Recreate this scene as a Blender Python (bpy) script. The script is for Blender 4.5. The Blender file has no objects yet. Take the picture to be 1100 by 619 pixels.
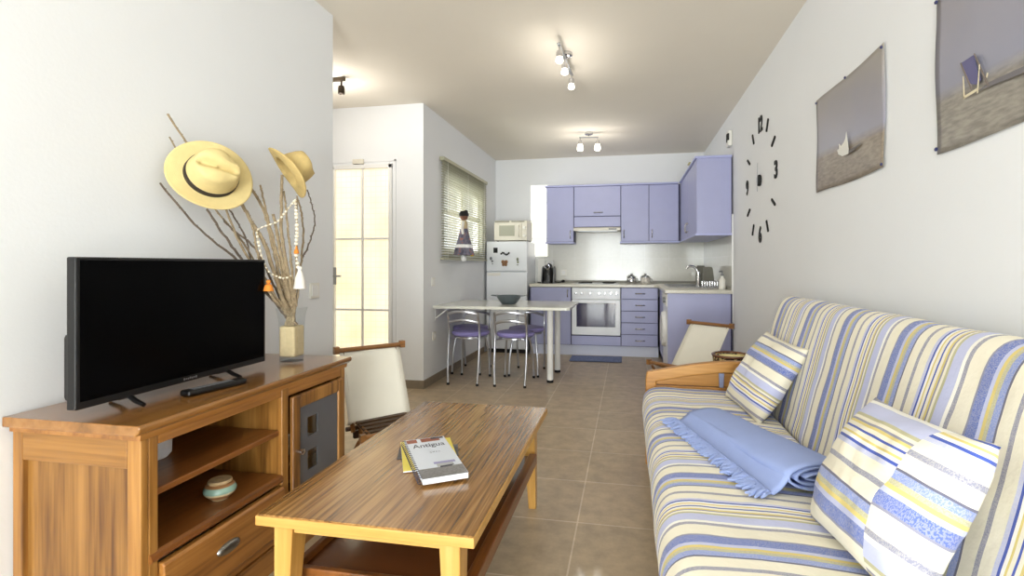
import bpy, math, random
from mathutils import Vector, Matrix, noise
random.seed(7)
PI = math.pi
SC = bpy.context.scene
COL = SC.collection

# ------------------------------------------------------------------ helpers
def lin(c):
    r = []
    for v in c[:3]:
        v = v / 255.0
        r.append(v / 12.92 if v <= 0.04045 else ((v + 0.055) / 1.055) ** 2.4)
    return (r[0], r[1], r[2], 1.0)

class MB:
    def __init__(s):
        s.v = []; s.f = []; s.m = []
    def face(s, idx, mi=0):
        s.f.append(tuple(idx)); s.m.append(mi)
    def box(s, x0, y0, z0, x1, y1, z1, mi=0):
        if x0 > x1: x0, x1 = x1, x0
        if y0 > y1: y0, y1 = y1, y0
        if z0 > z1: z0, z1 = z1, z0
        k = len(s.v)
        s.v += [Vector(p) for p in ((x0,y0,z0),(x1,y0,z0),(x1,y1,z0),(x0,y1,z0),(x0,y0,z1),(x1,y0,z1),(x1,y1,z1),(x0,y1,z1))]
        for q in ((0,3,2,1),(4,5,6,7),(0,1,5,4),(1,2,6,5),(2,3,7,6),(3,0,4,7)):
            s.face([k+i for i in q], mi)
        return s
    def tube(s, pts, r, n=10, mi=0, cap=True, flat=1.0):
        pts = [Vector(p) for p in pts]
        N = len(pts)
        rr = list(r) if hasattr(r, '__len__') else [r]*N
        t0 = (pts[1]-pts[0]).normalized()
        up = Vector((0,0,1)) if abs(t0.z) < 0.9 else Vector((1,0,0))
        a = t0.cross(up).normalized()
        k = len(s.v)
        for i in range(N):
            if i == 0: t = pts[1]-pts[0]
            elif i == N-1: t = pts[-1]-pts[-2]
            else: t = (pts[i+1]-pts[i]).normalized() + (pts[i]-pts[i-1]).normalized()
            if t.length < 1e-9: t = t0
            t.normalize()
            a = a - t*a.dot(t)
            if a.length < 1e-6: a = t.orthogonal()
            a.normalize(); b = t.cross(a)
            for j in range(n):
                w = 2*PI*j/n
                s.v.append(pts[i] + a*(math.cos(w)*rr[i]) + b*(math.sin(w)*rr[i]*flat))
        for i in range(N-1):
            for j in range(n):
                s.face((k+i*n+j, k+i*n+(j+1)%n, k+(i+1)*n+(j+1)%n, k+(i+1)*n+j), mi)
        if cap:
            s.face([k+j for j in range(n)][::-1], mi)
            s.face([k+(N-1)*n+j for j in range(n)], mi)
        return s
    def lathe(s, prof, c=(0,0,0), n=28, mi=0, M=None, sx=1.0, sy=1.0):
        k0 = len(s.v); c = Vector(c); rings = []
        for (r, z) in prof:
            if r < 1e-6:
                s.v.append(Vector((0,0,z))); rings.append([len(s.v)-1])
            else:
                k = len(s.v)
                for j in range(n):
                    w = 2*PI*j/n
                    s.v.append(Vector((r*math.cos(w)*sx, r*math.sin(w)*sy, z)))
                rings.append(list(range(k, k+n)))
        for A, B in zip(rings, rings[1:]):
            if len(A) == 1 and len(B) == 1: continue
            if len(A) == 1:
                for j in range(n): s.face((A[0], B[(j+1)%n], B[j]), mi)
            elif len(B) == 1:
                for j in range(n): s.face((A[j], A[(j+1)%n], B[0]), mi)
            else:
                for j in range(n): s.face((A[j], A[(j+1)%n], B[(j+1)%n], B[j]), mi)
        for i in range(k0, len(s.v)):
            p = s.v[i]
            if M is not None: p = M @ p
            s.v[i] = p + c
        return s
    def prism(s, poly, lo, hi, plane='xz', mi=0):
        k = len(s.v); n = len(poly)
        def P(a, b, t):
            return Vector((a,t,b)) if plane == 'xz' else (Vector((t,a,b)) if plane == 'yz' else Vector((a,b,t)))
        s.v += [P(a,b,lo) for a,b in poly] + [P(a,b,hi) for a,b in poly]
        s.face([k+i for i in range(n)][::-1], mi); s.face([k+n+i for i in range(n)], mi)
        for i in range(n):
            j = (i+1) % n
            s.face((k+i, k+j, k+n+j, k+n+i), mi)
        return s
    def sheet(s, nu, nv, fn, mi=0, cu=False, cv=False):
        k = len(s.v)
        for i in range(nu):
            for j in range(nv):
                u = i/(nu if cu else nu-1); v = j/(nv if cv else nv-1)
                s.v.append(Vector(fn(u, v)))
        for i in range(nu if cu else nu-1):
            for j in range(nv if cv else nv-1):
                a = i; b = (i+1) % nu; c = j; d = (j+1) % nv
                s.face((k+a*nv+c, k+b*nv+c, k+b*nv+d, k+a*nv+d), mi)
        return s
    def ball(s, c, r, n=12, m=8, mi=0, sc=(1,1,1)):
        prof = [(max(0, r*math.sin(PI*i/m)), -r*math.cos(PI*i/m)) for i in range(m+1)]
        prof[0] = (0,-r); prof[-1] = (0,r)
        return s.lathe(prof, c, n, mi, Matrix.Diagonal((sc[0],sc[1],sc[2])))
    def text(s, body, size, M, mi=0, extrude=0.0, offset=0.0, xs=1.0, align='CENTER'):
        cu = bpy.data.curves.new('tmp', 'FONT'); cu.body = body; cu.size = size
        cu.align_x = align; cu.align_y = 'CENTER'; cu.extrude = extrude; cu.offset = offset; cu.resolution_u = 4
        o = bpy.data.objects.new('tmp', cu); COL.objects.link(o)
        dg = bpy.context.evaluated_depsgraph_get(); dg.update()
        me = o.evaluated_get(dg).to_mesh()
        k = len(s.v)
        for v in me.vertices: s.v.append(M @ Vector((v.co.x*xs, v.co.y, v.co.z)))
        for p in me.polygons: s.face([k+i for i in p.vertices], mi)
        o.evaluated_get(dg).to_mesh_clear()
        bpy.data.objects.remove(o); bpy.data.curves.remove(cu)
        return s
    def xf(s, M, k=0):
        for i in range(k, len(s.v)): s.v[i] = M @ s.v[i]
        return s

def obj(name, mb, mats, parent=None, smooth=False, bevel=0, seg=2, sub=0, world=False, recalc=True, label=None, ang=40):
    if not isinstance(mats, (list, tuple)): mats = [mats]
    me = bpy.data.meshes.new(name)
    off = Vector((0,0,0))
    if world and parent is not None:
        off = Vector(parent.location)
        if parent.parent: off = off + Vector(parent.parent.location)
    me.from_pydata([tuple(v-off) for v in mb.v], [], mb.f)
    for m in mats: me.materials.append(m)
    for p, mi in zip(me.polygons, mb.m): p.material_index = mi
    if recalc:
        import bmesh
        bm = bmesh.new(); bm.from_mesh(me); bmesh.ops.recalc_face_normals(bm, faces=bm.faces); bm.to_mesh(me); bm.free()
    if smooth:
        for p in me.polygons: p.use_smooth = True
        if sub == 0: me.set_sharp_from_angle(angle=math.radians(ang))
    o = bpy.data.objects.new(name, me); COL.objects.link(o)
    if parent is not None: o.parent = parent
    if bevel:
        b = o.modifiers.new('Bevel', 'BEVEL'); b.width = bevel; b.segments = seg; b.limit_method = 'ANGLE'; b.angle_limit = math.radians(40)
    if sub:
        m = o.modifiers.new('Sub', 'SUBSURF'); m.levels = sub; m.render_levels = sub
    if label: o['label'] = label
    return o

def tag(o, label, cat, group=None, kind=None):
    o['label'] = label; o['category'] = cat
    if group: o['group'] = group
    if kind: o['kind'] = kind
    return o
def thing(name, label, cat, loc=(0,0,0), rz=0.0, group=None):
    o = bpy.data.objects.new(name, None); COL.objects.link(o)
    o.empty_display_size = 0.05
    o.location = loc; o.rotation_euler = (0,0,rz)
    return tag(o, label, cat, group)
def struct(name, mb, mats, parent=None, **k):
    o = obj(name, mb, mats, parent, **k)
    if parent is None: o['kind'] = 'structure'
    return o
def copy_thing(root, loc, rz, label=None, group=None):
    r = root.copy(); COL.objects.link(r); r.location = loc; r.rotation_euler = (0,0,rz)
    if label: r['label'] = label
    if group: r['group'] = group
    for ch in list(root.children):
        c = ch.copy(); COL.objects.link(c); c.parent = r
        for g in list(ch.children):
            d = g.copy(); COL.objects.link(d); d.parent = c
    return r
def frame(o, x, y, z):
    """matrix from origin and three axes"""
    x = Vector(x).normalized(); y = Vector(y).normalized(); z = Vector(z).normalized()
    return Matrix(((x[0],y[0],z[0],o[0]),(x[1],y[1],z[1],o[1]),(x[2],y[2],z[2],o[2]),(0,0,0,1)))
def bez(p, n=16):
    """Catmull-Rom through points"""
    p = [Vector(q) for q in p]; q = [p[0]*2-p[1]] + p + [p[-1]*2-p[-2]]
    out = []
    for i in range(1, len(q)-2):
        for k in range(n):
            t = k/n
            a,b,c,d = q[i-1],q[i],q[i+1],q[i+2]
            out.append(0.5*((2*b) + (c-a)*t + (2*a-5*b+4*c-d)*t*t + (3*b-a-3*c+d)*t**3))
    out.append(p[-1]); return out

# ------------------------------------------------------------------ materials
def new_mat(name):
    m = bpy.data.materials.new(name); m.use_nodes = True
    nt = m.node_tree; b = nt.nodes['Principled BSDF']
    return m, nt, b
def mat(name, c, rough=0.5, metal=0.0, bump=0.0, bscale=60, var=0.0, vscale=8, spec=None, coat=0, emit=None, estr=0, alpha=None, trans=0, ior=None):
    m, nt, b = new_mat(name); N = nt.nodes; L = nt.links
    b.inputs['Base Color'].default_value = lin(c); b.inputs['Roughness'].default_value = rough; b.inputs['Metallic'].default_value = metal
    if spec is not None: b.inputs['Specular IOR Level'].default_value = spec
    if coat: b.inputs['Coat Weight'].default_value = coat; b.inputs['Coat Roughness'].default_value = 0.08
    if trans: b.inputs['Transmission Weight'].default_value = trans
    if ior: b.inputs['IOR'].default_value = ior
    if emit: b.inputs['Emission Color'].default_value = lin(emit); b.inputs['Emission Strength'].default_value = estr
    tc = N.new('ShaderNodeTexCoord')
    n = N.new('ShaderNodeTexNoise'); n.inputs['Scale'].default_value = vscale; n.inputs['Detail'].default_value = 4
    L.new(tc.outputs['Object'], n.inputs['Vector'])
    r = N.new('ShaderNodeValToRGB'); v = max(var, 0.004)
    base = lin(c)
    r.color_ramp.elements[0].position = 0.3; r.color_ramp.elements[1].position = 0.7
    r.color_ramp.elements[0].color = tuple(max(0, x*(1-v)) for x in base[:3])+(1,)
    r.color_ramp.elements[1].color = tuple(min(1, x*(1+v)) for x in base[:3])+(1,)
    L.new(n.outputs['Fac'], r.inputs['Fac']); L.new(r.outputs['Color'], b.inputs['Base Color'])
    if bump:
        n2 = N.new('ShaderNodeTexNoise'); n2.inputs['Scale'].default_value = bscale; n2.inputs['Detail'].default_value = 3
        L.new(tc.outputs['Object'], n2.inputs['Vector'])
        bp = N.new('ShaderNodeBump'); bp.inputs['Strength'].default_value = bump; bp.inputs['Distance'].default_value = 0.01
        L.new(n2.outputs['Fac'], bp.inputs['Height']); L.new(bp.outputs['Normal'], b.inputs['Normal'])
    return m
def wood(name, dark, mid, light, axis='z', scale=1.0, rough=0.35, fine=1.0, coat=0.25, contrast=1.0, finew=.35):
    m, nt, b = new_mat(name); N = nt.nodes; L = nt.links
    tc = N.new('ShaderNodeTexCoord'); mp = N.new('ShaderNodeMapping')
    s = [14*scale]*3; s['xyz'.index(axis)] = 0.9*scale
    mp.inputs['Scale'].default_value = s
    L.new(tc.outputs['Object'], mp.inputs['Vector'])
    n1 = N.new('ShaderNodeTexNoise'); n1.inputs['Scale'].default_value = 1.1; n1.inputs['Detail'].default_value = 5; n1.inputs['Distortion'].default_value = 0.7
    L.new(mp.outputs['Vector'], n1.inputs['Vector'])
    mp2 = N.new('ShaderNodeMapping'); s2 = [160*fine]*3; s2['xyz'.index(axis)] = 3.0
    mp2.inputs['Scale'].default_value = s2; L.new(tc.outputs['Object'], mp2.inputs['Vector'])
    n2 = N.new('ShaderNodeTexNoise'); n2.inputs['Scale'].default_value = 1.0; n2.inputs['Detail'].default_value = 3
    L.new(mp2.outputs['Vector'], n2.inputs['Vector'])
    mx = N.new('ShaderNodeMix'); mx.data_type = 'FLOAT'; mx.inputs['Factor'].default_value = finew
    L.new(n1.outputs['Fac'], mx.inputs['A']); L.new(n2.outputs['Fac'], mx.inputs['B'])
    r = N.new('ShaderNodeValToRGB'); e = r.color_ramp.elements
    w = 0.16/contrast
    e[0].position = 0.5-w; e[0].color = lin(dark); e[1].position = 0.5+w; e[1].color = lin(light)
    k = e.new(0.5); k.color = lin(mid)
    L.new(mx.outputs['Result'], r.inputs['Fac']); L.new(r.outputs['Color'], b.inputs['Base Color'])
    b.inputs['Roughness'].default_value = rough; b.inputs['Coat Weight'].default_value = coat; b.inputs['Coat Roughness'].default_value = 0.12
    bp = N.new('ShaderNodeBump'); bp.inputs['Strength'].default_value = 0.08; bp.inputs['Distance'].default_value = 0.004
    L.new(mx.outputs['Result'], bp.inputs['Height']); L.new(bp.outputs['Normal'], b.inputs['Normal'])
    return m

CREAM=(240,234,214); WHITE=(246,244,236); GREY=(150,150,168); DGREY=(112,112,132); YEL=(222,204,128); OLIVE=(190,186,150)
BLUE=(104,122,190); LBLUE=(140,156,212); LAV=(196,200,230); DBLUE=(74,94,178)
STR = [(CREAM,3.8,0),(GREY,1.1,1),(WHITE,0.9,0),(LAV,2.9,0),(OLIVE,.7,0),(CREAM,.7,0),(GREY,.45,0),(YEL,.6,0),(CREAM,.9,0),(DBLUE,.5,0),(CREAM,.8,0),(YEL,.5,0),
       (WHITE,.7,0),(DBLUE,.55,0),(LAV,1.0,1),(CREAM,2.6,0),(GREY,1.1,1),(CREAM,3.0,0),(DGREY,.5,0),(LBLUE,1.5,1),(OLIVE,1.0,1),(YEL,.8,0),(LAV,.9,0),(BLUE,2.6,1),(GREY,.5,0)]
def stripes(name, axis, along, period, phase=0.0, flap=None, wr=0.35, tint=1.0):
    """woven striped cotton: stripes follow object axis `axis`, threads run along `along`"""
    m, nt, b = new_mat(name); N = nt.nodes; L = nt.links
    tc = N.new('ShaderNodeTexCoord'); sp = N.new('ShaderNodeSeparateXYZ'); L.new(tc.outputs['Object'], sp.inputs[0])
    ix = {'x':0,'y':1,'z':2}
    wn = N.new('ShaderNodeTexNoise'); wn.inputs['Scale'].default_value = 5; wn.inputs['Detail'].default_value = 2
    L.new(tc.outputs['Object'], wn.inputs['Vector'])
    wob = N.new('ShaderNodeMath'); wob.operation = 'MULTIPLY_ADD'; wob.inputs[1].default_value = 0.018; L.new(wn.outputs['Fac'], wob.inputs[0]); L.new(sp.outputs[ix[axis]], wob.inputs[2])
    src = wob.outputs[0]
    if flap is not None:   # a sewn-on flap whose stripes do not meet the rest
        gt = N.new('ShaderNodeMath'); gt.operation = 'GREATER_THAN'; gt.inputs[1].default_value = flap[0]; L.new(sp.outputs[ix[along]], gt.inputs[0])
        ad = N.new('ShaderNodeMath'); ad.operation = 'MULTIPLY_ADD'; ad.inputs[1].default_value = flap[1]; L.new(gt.outputs[0], ad.inputs[0]); L.new(src, ad.inputs[2]); src = ad.outputs[0]
    dv = N.new('ShaderNodeMath'); dv.operation = 'MULTIPLY_ADD'; dv.inputs[1].default_value = 1/period; dv.inputs[2].default_value = phase+20; L.new(src, dv.inputs[0])
    fr = N.new('ShaderNodeMath'); fr.operation = 'FRACT'; L.new(dv.outputs[0], fr.inputs[0])
    tot = sum(w for _,w,_ in STR)
    ra = N.new('ShaderNodeValToRGB'); rb = N.new('ShaderNodeValToRGB')
    for r in (ra, rb): r.color_ramp.interpolation = 'CONSTANT'
    p = 0.0
    for i, (c, w, d) in enumerate(STR):
        for r, cc in ((ra, tuple(x*tint for x in lin(c)[:3])+(1,)), (rb, (d,d,d,1))):
            if i < 2: e = r.color_ramp.elements[i]; e.position = p/tot
            else: e = r.color_ramp.elements.new(p/tot)
            e.color = cc
        p += w/tot*tot
    L.new(fr.outputs[0], ra.inputs['Fac']); L.new(fr.outputs[0], rb.inputs['Fac'])
    # dashes of the woven bands
    mp9 = N.new('ShaderNodeMapping'); sc9 = [60,60,60]; sc9[ix[along]] = 800; sc9[ix[axis]] = 220; mp9.inputs['Scale'].default_value = sc9; L.new(tc.outputs['Object'], mp9.inputs['Vector'])
    s2 = N.new('ShaderNodeTexNoise'); s2.inputs['Scale'].default_value = 1; s2.inputs['Detail'].default_value = 1; L.new(mp9.outputs[0], s2.inputs['Vector'])
    gt2 = N.new('ShaderNodeMath'); gt2.operation = 'GREATER_THAN'; gt2.inputs[1].default_value = 0.5; L.new(s2.outputs[0], gt2.inputs[0])
    ml = N.new('ShaderNodeMath'); ml.operation = 'MULTIPLY'; L.new(gt2.outputs[0], ml.inputs[0]); L.new(rb.outputs['Color'], ml.inputs[1])
    m2 = N.new('ShaderNodeMath'); m2.operation = 'MULTIPLY'; m2.inputs[1].default_value = 0.24; L.new(ml.outputs[0], m2.inputs[0])
    mx = N.new('ShaderNodeMix'); mx.data_type = 'RGBA'; L.new(m2.outputs[0], mx.inputs['Factor']); L.new(ra.outputs['Color'], mx.inputs[6]); mx.inputs[7].default_value = tuple(x*tint for x in lin(CREAM)[:3])+(1,)
    L.new(mx.outputs[2], b.inputs['Base Color'])
    b.inputs['Roughness'].default_value = 0.9; b.inputs['Sheen Weight'].default_value = 0.15; b.inputs['Specular IOR Level'].default_value = 0.2
    n3 = N.new('ShaderNodeTexNoise'); n3.inputs['Scale'].default_value = 14; n3.inputs['Detail'].default_value = 4; L.new(tc.outputs['Object'], n3.inputs['Vector'])
    bp = N.new('ShaderNodeBump'); bp.inputs['Strength'].default_value = wr; bp.inputs['Distance'].default_value = 0.02; L.new(n3.outputs['Fac'], bp.inputs['Height'])
    L.new(bp.outputs['Normal'], b.inputs['Normal'])
    return m
def brick_mat(name, w, h, ox, oy, axes, c1, c2, mortar, msize, rough, var=0.12, vscale=9, coat=0.0, bump=0.25):
    m, nt, b = new_mat(name); N = nt.nodes; L = nt.links
    tc = N.new('ShaderNodeTexCoord'); sp = N.new('ShaderNodeSeparateXYZ'); L.new(tc.outputs['Object'], sp.inputs[0])
    cb = N.new('ShaderNodeCombineXYZ')
    for k, (a, o) in enumerate(zip(axes, (ox, oy))):
        ad = N.new('ShaderNodeMath'); ad.operation = 'SUBTRACT'; ad.inputs[1].default_value = o - 40*(w if k == 0 else h)
        L.new(sp.outputs['xyz'.index(a)], ad.inputs[0]); L.new(ad.outputs[0], cb.inputs[k])
    bt = N.new('ShaderNodeTexBrick'); bt.offset = 0.0; bt.squash = 1.0
    bt.inputs['Scale'].default_value = 1.0; bt.inputs['Mortar Size'].default_value = msize; bt.inputs['Mortar Smooth'].default_value = 0.1
    bt.inputs['Brick Width'].default_value = w; bt.inputs['Row Height'].default_value = h; bt.inputs['Bias'].default_value = 0
    bt.inputs['Color1'].default_value = lin(c1); bt.inputs['Color2'].default_value = lin(c2); bt.inputs['Mortar'].default_value = lin(mortar)
    L.new(cb.outputs[0], bt.inputs['Vector'])
    n = N.new('ShaderNodeTexNoise'); n.inputs['Scale'].default_value = vscale; n.inputs['Detail'].default_value = 7; n.inputs['Roughness'].default_value = 0.65
    L.new(tc.outputs['Object'], n.inputs['Vector'])
    r = N.new('ShaderNodeValToRGB'); e = r.color_ramp.elements; e[0].position = .35; e[1].position = .68
    e[0].color = (1-var,)*3+(1,); e[1].color = (1+var*.6,)*3+(1,)
    L.new(n.outputs['Fac'], r.inputs['Fac'])
    mx = N.new('ShaderNodeMix'); mx.data_type = 'RGBA'; mx.blend_type = 'MULTIPLY'; mx.inputs['Factor'].default_value = 1
    L.new(bt.outputs['Color'], mx.inputs[6]); L.new(r.outputs['Color'], mx.inputs[7]); L.new(mx.outputs[2], b.inputs['Base Color'])
    b.inputs['Roughness'].default_value = rough; b.inputs['Coat Weight'].default_value = coat; b.inputs['Coat Roughness'].default_value = .05
    bp = N.new('ShaderNodeBump'); bp.inputs['Strength'].default_value = bump; bp.inputs['Distance'].default_value = 0.003; bp.invert = True
    L.new(bt.outputs['Fac'], bp.inputs['Height']); L.new(bp.outputs['Normal'], b.inputs['Normal'])
    return m

M = {}
M['wall'] = mat('wall_paint', (236,238,240), 0.85, bump=0.05, bscale=90, var=0.01, vscale=2)
M['ceil'] = mat('ceiling_paint', (234,227,214), 0.9, bump=0.04, bscale=80, var=0.012, vscale=2)
M['floor'] = brick_mat('floor_tiles', .423, .423, -.2155, 2.197, 'xy', (188,167,137), (180,160,131), (212,196,172), .0035, 0.38, var=.2, vscale=11, coat=.1)
M['skirt'] = mat('skirting_tile', (140,126,108), .45, var=.1, vscale=20)
M['tile'] = brick_mat('kitchen_wall_tiles', .31, .31, -.09, .90, 'xz', (222,221,212), (226,225,217), (232,231,226), .003, .14, var=.03, vscale=30, coat=.1, bump=.15)
M['tiley'] = brick_mat('kitchen_side_tiles', .31, .31, .0, .90, 'yz', (222,221,212), (226,225,217), (232,231,226), .003, .14, var=.03, vscale=30, coat=.1, bump=.15)
M['white'] = mat('white_lacquer', (238,238,236), .35)
M['whitefr'] = mat('white_appliance', (236,239,243), .28)
M['cream_app'] = mat('cream_appliance', (226,221,206), .4)
M['offwhite'] = mat('off_white_plastic', (236,234,226), .45)
M['blue'] = mat('lilac_cabinet', (166,169,206), .38, var=.015)
M['bluetrim'] = mat('lilac_trim', (176,180,222), .35)
M['navy'] = mat('navy_edge', (52,52,92), .5)
M['plinth'] = mat('plinth_pale', (214,218,236), .45)
M['worktop'] = mat('worktop_stone', (214,210,196), .28, var=.06, vscale=120)
M['chrome'] = mat('chrome', (205,205,208), .16, metal=1)
M['steel'] = mat('brushed_steel', (176,178,180), .32, metal=1)
M['alu'] = mat('satin_aluminium_tube', (196,198,204), .28, metal=1)
M['black'] = mat('black_plastic', (9,9,10), .4)
M['blackm'] = mat('matte_black', (20,20,20), .7)
M['screen'] = mat('dark_screen', (3,3,4), .18, spec=.06)
M['dglass'] = mat('dark_oven_glass', (58,56,84), .06, spec=.9)
M['dark'] = mat('dark_gap', (30,28,26), .8)
M['grey'] = mat('grey_plastic', (120,122,126), .45)
M['dgreyb'] = mat('dark_grey_ceramic', (84,94,98), .3)
M['canvas'] = mat('natural_canvas', (232,228,214), .9, bump=.15, bscale=300, var=.02)
M['lavseat'] = mat('lavender_vinyl', (150,142,204), .45)
M['rubber'] = mat('black_rubber', (24,24,26), .8)
M['pine_v'] = wood('honey_pine_upright', (98,60,22), (152,104,46), (178,128,64), 'z', .8, .38, .35, coat=.3, contrast=1.3)
M['pine_p'] = wood('darker_pine_panel', (88,52,20), (134,92,40), (160,114,56), 'z', .9, .4, .5, coat=.25, contrast=1.3)
M['pine_y'] = wood('honey_pine_lengthwise', (110,66,26), (160,106,48), (184,130,66), 'y', .8, .36, .5, coat=.35)
M['pine_x'] = wood('honey_pine_crosswise', (100,62,24), (150,104,46), (172,124,62), 'x', .8, .36, .5, coat=.3)
M['pine_top'] = wood('cabinet_top_pine', (110,72,32), (144,98,48), (164,116,62), 'y', .6, .2, .35, coat=.6)
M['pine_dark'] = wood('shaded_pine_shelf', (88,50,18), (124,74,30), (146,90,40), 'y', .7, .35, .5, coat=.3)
M['zebra'] = wood('zebrano_table_top', (90,60,28), (146,103,52), (178,135,80), 'y', .5, .24, .75, coat=.5, contrast=1.25, finew=.62)
M['yel_x'] = wood('yellow_pine_crosswise', (184,134,60), (206,158,82), (220,176,104), 'x', .6, .35, .5)
M['yel_z'] = wood('yellow_pine_upright', (184,134,60), (204,154,78), (218,172,100), 'z', .6, .35, .5)
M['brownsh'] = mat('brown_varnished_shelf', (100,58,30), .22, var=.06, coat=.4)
M['armw'] = wood('arm_pine', (150,98,42), (186,132,64), (204,152,84), 'x', .7, .4, .5)
M['deckw'] = wood('teak_frame', (92,58,24), (132,88,42), (156,108,56), 'x', 1, .45, .6)
M['frost'] = mat('grey_frosted_pane', (112,114,120), .22, metal=.35)
M['straw'] = mat('pale_straw', (224,203,142), .75, bump=.35, bscale=420, var=.05, vscale=30)
M['straw2'] = mat('golden_straw', (206,180,118), .75, bump=.4, bscale=360, var=.09, vscale=40)
M['ribbon'] = mat('black_ribbon', (38,30,26), .7)
M['bark'] = mat('pale_bark', (158,140,112), .85, bump=.8, bscale=160, var=.25, vscale=60)
M['barkd'] = mat('grey_brown_bark', (112,98,84), .85, bump=.8, bscale=160, var=.25, vscale=60)
M['shell'] = mat('shell_beads', (236,228,208), .5, var=.12, vscale=90)
M['orange'] = mat('orange_yarn', (226,140,52), .9)
M['yarn'] = mat('white_yarn', (240,236,228), .95, bump=.5, bscale=200)
M['sand'] = mat('sand_filling', (206,186,146), .9, var=.06, vscale=60)
M['throw'] = mat('pale_blue_cotton', (156,173,222), .95, bump=.25, bscale=260, var=.03, vscale=10)
M['sofa_s'] = stripes('sofa_stripes', 'y', 'x', .385, phase=.24)
M['sofa_b'] = stripes('sofa_back_stripes', 'y', 'z', .385, phase=.24)
M['cush1'] = stripes('far_cushion_stripes', 'y', 'x', .33, phase=.10, wr=.25)
M['cush2'] = stripes('near_cushion_stripes', 'y', 'x', .36, phase=.62, flap=(.115, .09), wr=.25)
M['rug'] = mat('blue_rug', (122,134,172), .95, bump=.6, bscale=120, var=.22, vscale=40)
M['ceramic'] = mat('cream_glaze', (204,186,148), .25)
M['teal'] = mat('teal_glaze', (138,166,152), .25)
M['brownglaze'] = mat('brown_glaze', (146,104,66), .3)
M['brownlid'] = mat('tan_glaze', (176,150,112), .3, var=.15, vscale=70)
M['paper'] = mat('paper_white', (244,244,244), .6)
M['cover'] = mat('book_cover_pale', (222,228,240), .3, coat=.3)
M['coverlow'] = mat('cover_photo_grey', (128,126,126), .35, var=.25, vscale=120)
M['yellowbk'] = mat('yellow_cover', (244,226,96), .4)
M['ink'] = mat('dark_ink', (58,56,72), .6)
M['red'] = mat('print_red_brown', (150,84,60), .5, var=.4, vscale=160)
M['bulb'] = mat('lit_frosted_bulb', (255,250,235), .4, emit=(255,246,226), estr=2.6)
M['ventg'] = mat('vent_grey', (150,148,132), .6)
M['slat'] = mat('pale_olive_slat', (186,184,158), .45)

def glass_mat(name, c=(250,252,252), rough=0.02, mixw=0.85):
    m, nt, b = new_mat(name); N = nt.nodes; L = nt.links
    tr = N.new('ShaderNodeBsdfTransparent'); tr.inputs[0].default_value = lin(c)
    gl = N.new('ShaderNodeBsdfGlossy'); gl.inputs['Roughness'].default_value = rough
    lw = N.new('ShaderNodeLayerWeight'); lw.inputs['Blend'].default_value = .35
    mth = N.new('ShaderNodeMath'); mth.operation = 'MULTIPLY'; mth.inputs[1].default_value = .30
    L.new(lw.outputs['Facing'], mth.inputs[0])
    mx = N.new('ShaderNodeMixShader'); L.new(mth.outputs[0], mx.inputs['Fac']); L.new(tr.outputs[0], mx.inputs[1]); L.new(gl.outputs[0], mx.inputs[2])
    L.new(mx.outputs[0], N['Material Output'].inputs['Surface'])
    return m
M['glass'] = glass_mat('clear_glass')
def lit_pane(name, c, strength, grid=None, axes='xz'):
    """frosted pane with daylight coming through it; wire grid moulded in the glass"""
    m, nt, b = new_mat(name); N = nt.nodes; L = nt.links
    tc = N.new('ShaderNodeTexCoord')
    n = N.new('ShaderNodeTexNoise'); n.inputs['Scale'].default_value = 3; n.inputs['Detail'].default_value = 2; L.new(tc.outputs['Object'], n.inputs['Vector'])
    r = N.new('ShaderNodeValToRGB'); base = lin(c)
    r.color_ramp.elements[0].position = .3; r.color_ramp.elements[1].position = .7
    r.color_ramp.elements[0].color = (base[0]*.95, base[1]*.90, base[2]*.78, 1); r.color_ramp.elements[1].color = (min(1,base[0]*1.03), min(1,base[1]*1.05), min(1,base[2]*1.2), 1)
    L.new(n.outputs['Fac'], r.inputs['Fac'])
    out = r.outputs['Color']
    if grid:
        sp = N.new('ShaderNodeSeparateXYZ'); L.new(tc.outputs['Object'], sp.inputs[0])
        cb = N.new('ShaderNodeCombineXYZ'); L.new(sp.outputs['xyz'.index(axes[0])], cb.inputs[0]); L.new(sp.outputs['xyz'.index(axes[1])], cb.inputs[1])
        bt = N.new('ShaderNodeTexBrick'); bt.offset = 0; bt.inputs['Scale'].default_value = 1; bt.inputs['Brick Width'].default_value = grid; bt.inputs['Row Height'].default_value = grid
        bt.inputs['Mortar Size'].default_value = .0018; bt.inputs['Color1'].default_value = (1,1,1,1); bt.inputs['Color2'].default_value = (1,1,1,1); bt.inputs['Mortar'].default_value = (.80,.76,.66,1)
        L.new(cb.outputs[0], bt.inputs['Vector'])
        mx = N.new('ShaderNodeMix'); mx.data_type = 'RGBA'; mx.blend_type = 'MULTIPLY'; mx.inputs['Factor'].default_value = 1
        L.new(out, mx.inputs[6]); L.new(bt.outputs['Color'], mx.inputs[7]); out = mx.outputs[2]
    L.new(out, b.inputs['Emission Color']); b.inputs['Emission Strength'].default_value = strength
    b.inputs['Base Color'].default_value = lin((200,196,180)); b.inputs['Roughness'].default_value = .25
    return m
M['doorpane'] = lit_pane('frosted_door_pane', (251,237,200), .78, grid=.05)
M['gblock'] = lit_pane('glass_block', (255,255,248), 1.0)

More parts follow.
